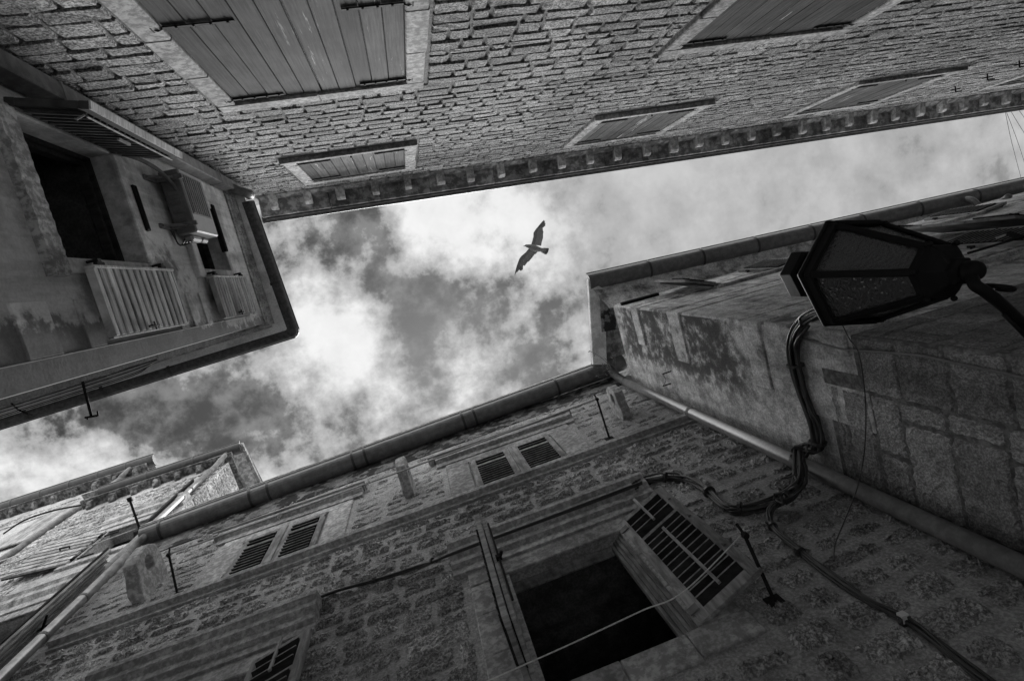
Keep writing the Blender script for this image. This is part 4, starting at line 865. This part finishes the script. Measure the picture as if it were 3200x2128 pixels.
mb = MB(); mb.tube([hp_(RB + .012, ZB, 2), arm[2]], .006, 6, .9); mb.tube([hp_(RB + .012, ZB, 1), arm[2]], .006, 6, .9); mb.tube([hp_(RT * .98, ZT, 1), hp_(RT * .98, ZT, 1) + Vector((-.03, .06, .03))], .01, 6); mb.build('stay_rod', M['iron'], lamp)

# ================================================================== cables
random.seed(11)
def bundle(name, label, path, nc, spread, r, base, mats=None, ties=()):
    th = thing(name, label, 'cables', at_base(base)); cur = bez(path, 9); n = len(cur)
    for c in range(nc):
        ph_ = random.uniform(0, 6.28); f1 = random.uniform(.12, .3); pts = []; rad = spread * random.uniform(.4, 1.1)
        for i, p in enumerate(cur):
            d = (cur[min(i + 1, n - 1)] - cur[max(i - 1, 0)]).normalized(); x = d.orthogonal().normalized() if abs(d.z) > .9 else d.cross(UP).normalized(); y = d.cross(x)
            a = ph_ + 6.28 * c / nc + .25 * math.sin(i * f1); wv = rad * (.8 + .35 * math.sin(i * f1 * .7 + c)); pts.append(p + x * math.cos(a) * wv + y * math.sin(a) * wv)
        mb = MB(); mb.tube(pts, r * random.uniform(.75, 1.25), 7); mb.build('cable', (mats or {}).get(c, M['cable']), th, smooth=True)
    for t in ties:
        i = int(t * (n - 1)); p = cur[i]; d = (cur[min(i + 1, n - 1)] - cur[max(i - 1, 0)]).normalized()
        mb = MB(); mb.tube([p - d * .012, p + d * .012], spread * 1.08 + r, 10); e = d.orthogonal().normalized(); mb.tube([p + e * spread, p + e * (spread + .035)], .006, 5); mb.build('cable_tie', M['cable'], th)
    return th
k2 = [D.at(2640, 985, .10), D.at(2585, 972, .08), D.at(2515, 1000, .06), D.at(2482, 1060, .05), D.at(2484, 1130, .05), D.at(2512, 1235, .05), D.at(2543, 1320, .055), D.at(2553, 1395, .09), Vector((2.72, 2.34, 4.33)), C.at(2490, 1512, .17), C.at(2440, 1560, .10)]
bundle('cable_bundle', 'thick bundle of black cables hanging down the plaster wall beside the lantern', k2, 12, .055, .0125, k2[4], None, (.42, .68, .8))
k3 = [C.at(2500, 1500, .17), C.at(2450, 1552, .09), C.at(2390, 1575, .06), C.at(2320, 1588, .05), C.at(2262, 1578, .05), C.at(2210, 1532, .04), C.at(2150, 1500, .04), C.at(2080, 1492, .04), C.at(2015, 1502, .05), C.at(1985, 1512, .15)]
bundle('cable_bundle', 'wavy bundle of black cables from the pipe to the big window hood', k3, 10, .042, .0105, k3[4], None, (.35, .55, .78))
k4 = [C.at(2470, 1525, .12), C.at(2420, 1580, .08), C.at(2406, 1615, .05), C.at(2425, 1660, .04), C.at(2490, 1715, .035), C.at(2600, 1800, .03), C.at(2720, 1880, .03), C.at(2840, 1945, .03), C.at(2960, 2035, .03), C.at(3100, 2140, .03), C.at(3250, 2250, .03)]
bundle('cable_bundle', 'bundle of black cables running down the rubble wall to the bottom right corner', k4, 7, .026, .0085, k4[5], {3: M['wire']}, (.27, .42, .7))
mb = MB(); p = C.at(2826, 1928, .05); mb.box(C, p.x - .022, p.x + .022, p.z - .012, p.z + .03, .02, .07); tag(mb.build('cable_clip', M['white'], None, .003), 'small pale clip holding the cables low on the rubble wall', 'clip')
k5 = [C.at(2005, 1506, .17), C.at(1900, 1545, .175), C.at(1700, 1620, .175), C.at(1500, 1695, .175), C.at(1385, 1738, .15), C.at(1320, 1762, .07), C.at(1200, 1802, .05), C.at(1060, 1840, .05), C.at(940, 1888, .06), C.at(760, 1958, .06), C.at(560, 2040, .06), C.at(300, 2145, .06), C.at(100, 2230, .06)]
bundle('cable_bundle', 'dark cables laid along the window hoods across the rubble wall', k5, 5, .016, .009, k5[6], None, (.38, .52, .7))
mb = MB(); core = bez([D.at(2553, 1395, .10), Vector((2.72, 2.34, 4.33)), C.at(2490, 1512, .17), C.at(2440, 1560, .12)], 10); pts = []
for i in range(170):
    t = .5 - .5 * math.cos(i / 170 * math.pi * 7); p = core[int(t * (len(core) - 1))]
    pts.append(p + Vector((random.gauss(0, .028), random.gauss(0, .022), random.gauss(0, .028))))
mb.tube(bez(pts, 3), .0085, 6)
tag(mb.build('cable_wrap', M['cable']), 'tangled black wrapping where the cable bundles meet at the pipe', 'cable wrap')
line('wall_cable', [D.at(2500, 1058, .03), D.at(2560, 1072, .035), D.at(2640, 1092, .045), E.P(.02, 3.3, .05) + Vector((-.06, -.02, 0)), E.at(2880, 1112, .16), E.at(3010, 1138, .14), E.at(3200, 1178, .13), E.at(3400, 1225, .13)] if False else [D.at(2500, 1058, .03), D.at(2560, 1072, .03), D.at(2640, 1092, .035), D.at(2760, 1101, .035), D.at(2880, 1112, .035), D.at(3010, 1140, .035), D.at(3110, 1160, .035), D.at(3200, 1180, .035), D.at(3400, 1222, .035)], .0085, M['wire'], 'single pale grey cable clipped along the wall corner under the lantern', 'cable')
line('hanging_wire', [D.at(2632, 1014, .04), D.at(2655, 1060, .04), D.at(2682, 1100, .05), D.at(2700, 1200, .05), D.at(2706, 1300, .06), D.at(2702, 1400, .08), D.at(2690, 1480, .12), C.at(2672, 1545, .18), C.at(2640, 1625, .10), C.at(2610, 1700, .05), C.at(2606, 1752, .04)], .0045, M['cable'], 'thin black wire drooping from the lantern across the pipe', 'wire')
for i, pts in enumerate(([(3140, 344), (3160, 440), (3190, 556)], [(3142, 344), (3175, 430), (3200, 505), (3230, 600)], [(3155, 342), (3190, 400), (3230, 460)], [(3180, 340), (3205, 375), (3240, 430)])):
    line('overhead_wire', [atz(x, y, 9.85) for x, y in pts], .006, M['wire'], ['left straight thin wire crossing the sky at the right edge', 'second thin wire at the right edge, with a small knot', 'third thin wire at the right edge, sagging', 'rightmost thin wire at the upper right edge of the sky'][i], 'wire', 'wires over the alley')

# ================================================================== weed at the roof corner
random.seed(3)
wp = thing('dry_weed', 'dry twiggy weed growing at the gutter end beside the corner pipe', 'plant', at_base(C.P(2.62, 8.95, .15)))
st = MB(); lfm = MB()
for i in range(16):
    b0 = C.P(2.66 + random.uniform(-.08, .1), 8.9 + random.uniform(-.2, .1), .16 + random.uniform(-.03, .1)); d = Vector((random.uniform(-1.2, .4), random.uniform(-1.4, .1), random.uniform(-.9, .6))).normalized(); L_ = random.uniform(.2, .5)
    pts = [b0, b0 + d * L_ * .5 + Vector((random.uniform(-.04, .04), random.uniform(-.04, .04), .02)), b0 + d * L_]; st.tube(bez(pts, 3), .004, 5)
    for _ in range(4):
        p = b0 + d * L_ * random.uniform(.4, 1); a = Vector((random.uniform(-1, 1), random.uniform(-1, 1), random.uniform(-1, 1))).normalized() * .04; c_ = a.orthogonal().normalized() * .012; lfm.add([p, p + a * .5 + c_, p + a, p + a * .5 - c_], ((0, 1, 2, 3),))
st.build('stem', M['twig'], wp); lfm.build('leaf', M['leaf'], wp, recalc=False)

# ================================================================== gull
GZ = 12.0
def gp(x, y, dz=0): p = atz(1550 + x * .15944, 650 + y * .15944, GZ); return p + UP * dz
mb = MB()
def wing(lead, trail, lift, n_=30, tn=.4):
    def samp(pl_, t):
        L_ = [0]
        for a, b in zip(pl_, pl_[1:]): L_.append(L_[-1] + math.dist(a, b))
        s = t * L_[-1]
        for i in range(len(pl_) - 1):
            if s <= L_[i + 1] + 1e-9:
                k_ = (s - L_[i]) / max(L_[i + 1] - L_[i], 1e-9); return (pl_[i][0] + (pl_[i + 1][0] - pl_[i][0]) * k_, pl_[i][1] + (pl_[i + 1][1] - pl_[i][1]) * k_)
        return pl_[-1]
    rows = []
    for i in range(n_ + 1):
        t = i / n_; a = samp(lead, t); b = samp(trail, t); dz = lift * (math.sin(t * 1.5) * .8 - .25 * t * t); ch = math.dist(a, b) * .15944 / FPX * GZ
        row = []
        for c, th in ((0, .0), (.12, .045), (.35, .05), (.7, .02), (1, .002)):
            row.append((a[0] + (b[0] - a[0]) * c, a[1] + (b[1] - a[1]) * c, dz + .05 * ch * math.sin(c * 3), th * ch + .0015))
        rows.append(row)
    m = len(rows[0]); V = [gp(x, y, dz + th) for r_ in rows for x, y, dz, th in r_] + [gp(x, y, dz - th) for r_ in rows for x, y, dz, th in r_]; o2 = (n_ + 1) * m
    for i in range(n_):
        for j in range(m - 1):
            a, b, c, d = i * m + j, i * m + j + 1, (i + 1) * m + j + 1, (i + 1) * m + j
            t_ = (.35, .3, .62, .85 if i % 2 else .6)[j] * (1 if i < n_ * .62 else .55)
            mb.add([V[a], V[b], V[c], V[d], V[a + o2], V[b + o2], V[c + o2], V[d + o2]], ((0, 3, 2, 1), (4, 5, 6, 7)) + (((0, 4, 7, 3),) if j == 0 else ()) + (((1, 2, 6, 5),) if j == m - 2 else ()), t_)
wing([(690, 715), (720, 640), (745, 560), (752, 480), (800, 410), (860, 340), (915, 275), (965, 222)], [(885, 745), (905, 660), (935, 580), (940, 500), (950, 455), (937, 440), (942, 410), (932, 392), (1000, 330), (985, 322), (1002, 285), (975, 285), (992, 236), (962, 262), (966, 221)], .2, 44)
wing([(640, 800), (590, 868), (505, 945), (470, 1000), (450, 1060), (430, 1120), (400, 1230), (382, 1318)], [(825, 852), (780, 905), (765, 905), (720, 970), (655, 1055), (640, 1050), (605, 1100), (578, 1138), (562, 1115), (550, 1135), (548, 1205), (505, 1235), (488, 1205), (470, 1215), (440, 1255), (420, 1260), (384, 1319)], .2, 44)
axis = [((533, 750), 4), ((560, 748), 9), ((574, 742), 18), ((590, 743), 27), ((615, 748), 33), ((650, 756), 44), ((700, 775), 62), ((760, 795), 68), ((830, 812), 52), ((885, 822), 38), ((930, 835), 30)]
ax = [gp(p[0], p[1], -.01) for p, _ in axis]; mb.tube(ax, [r_ * .15944 / FPX * GZ for _, r_ in axis], 14, .5)
tl = [(870, 790), (950, 783), (1030, 790), (1034, 815), (1020, 862), (1000, 900), (980, 913), (955, 910), (905, 882), (865, 852)]
for a, b, t_ in ((0, .72, .9), (.72, 1, .05)):
    pass
V = [gp(x, y, .004) for x, y in tl] + [gp(x, y, -.004) for x, y in tl]; n_ = len(tl)
mb.add(V, [tuple(range(n_)), tuple(range(2 * n_ - 1, n_ - 1, -1))] + [(i, (i + 1) % n_, (i + 1) % n_ + n_, i + n_) for i in range(n_)], .8)
bd = [(1000, 786), (1032, 790), (1034, 815), (1020, 862), (1000, 900), (980, 914), (952, 908), (975, 860), (992, 820)]
V = [gp(x, y, -.005) for x, y in bd] + [gp(x, y, -.008) for x, y in bd]; n_ = len(bd)
mb.add(V, [tuple(range(n_)), tuple(range(2 * n_ - 1, n_ - 1, -1))] + [(i, (i + 1) % n_, (i + 1) % n_ + n_, i + n_) for i in range(n_)], .0)
tag(mb.build('seagull', M['feather']), 'grey seagull gliding with both wings spread against the clouds', 'bird')
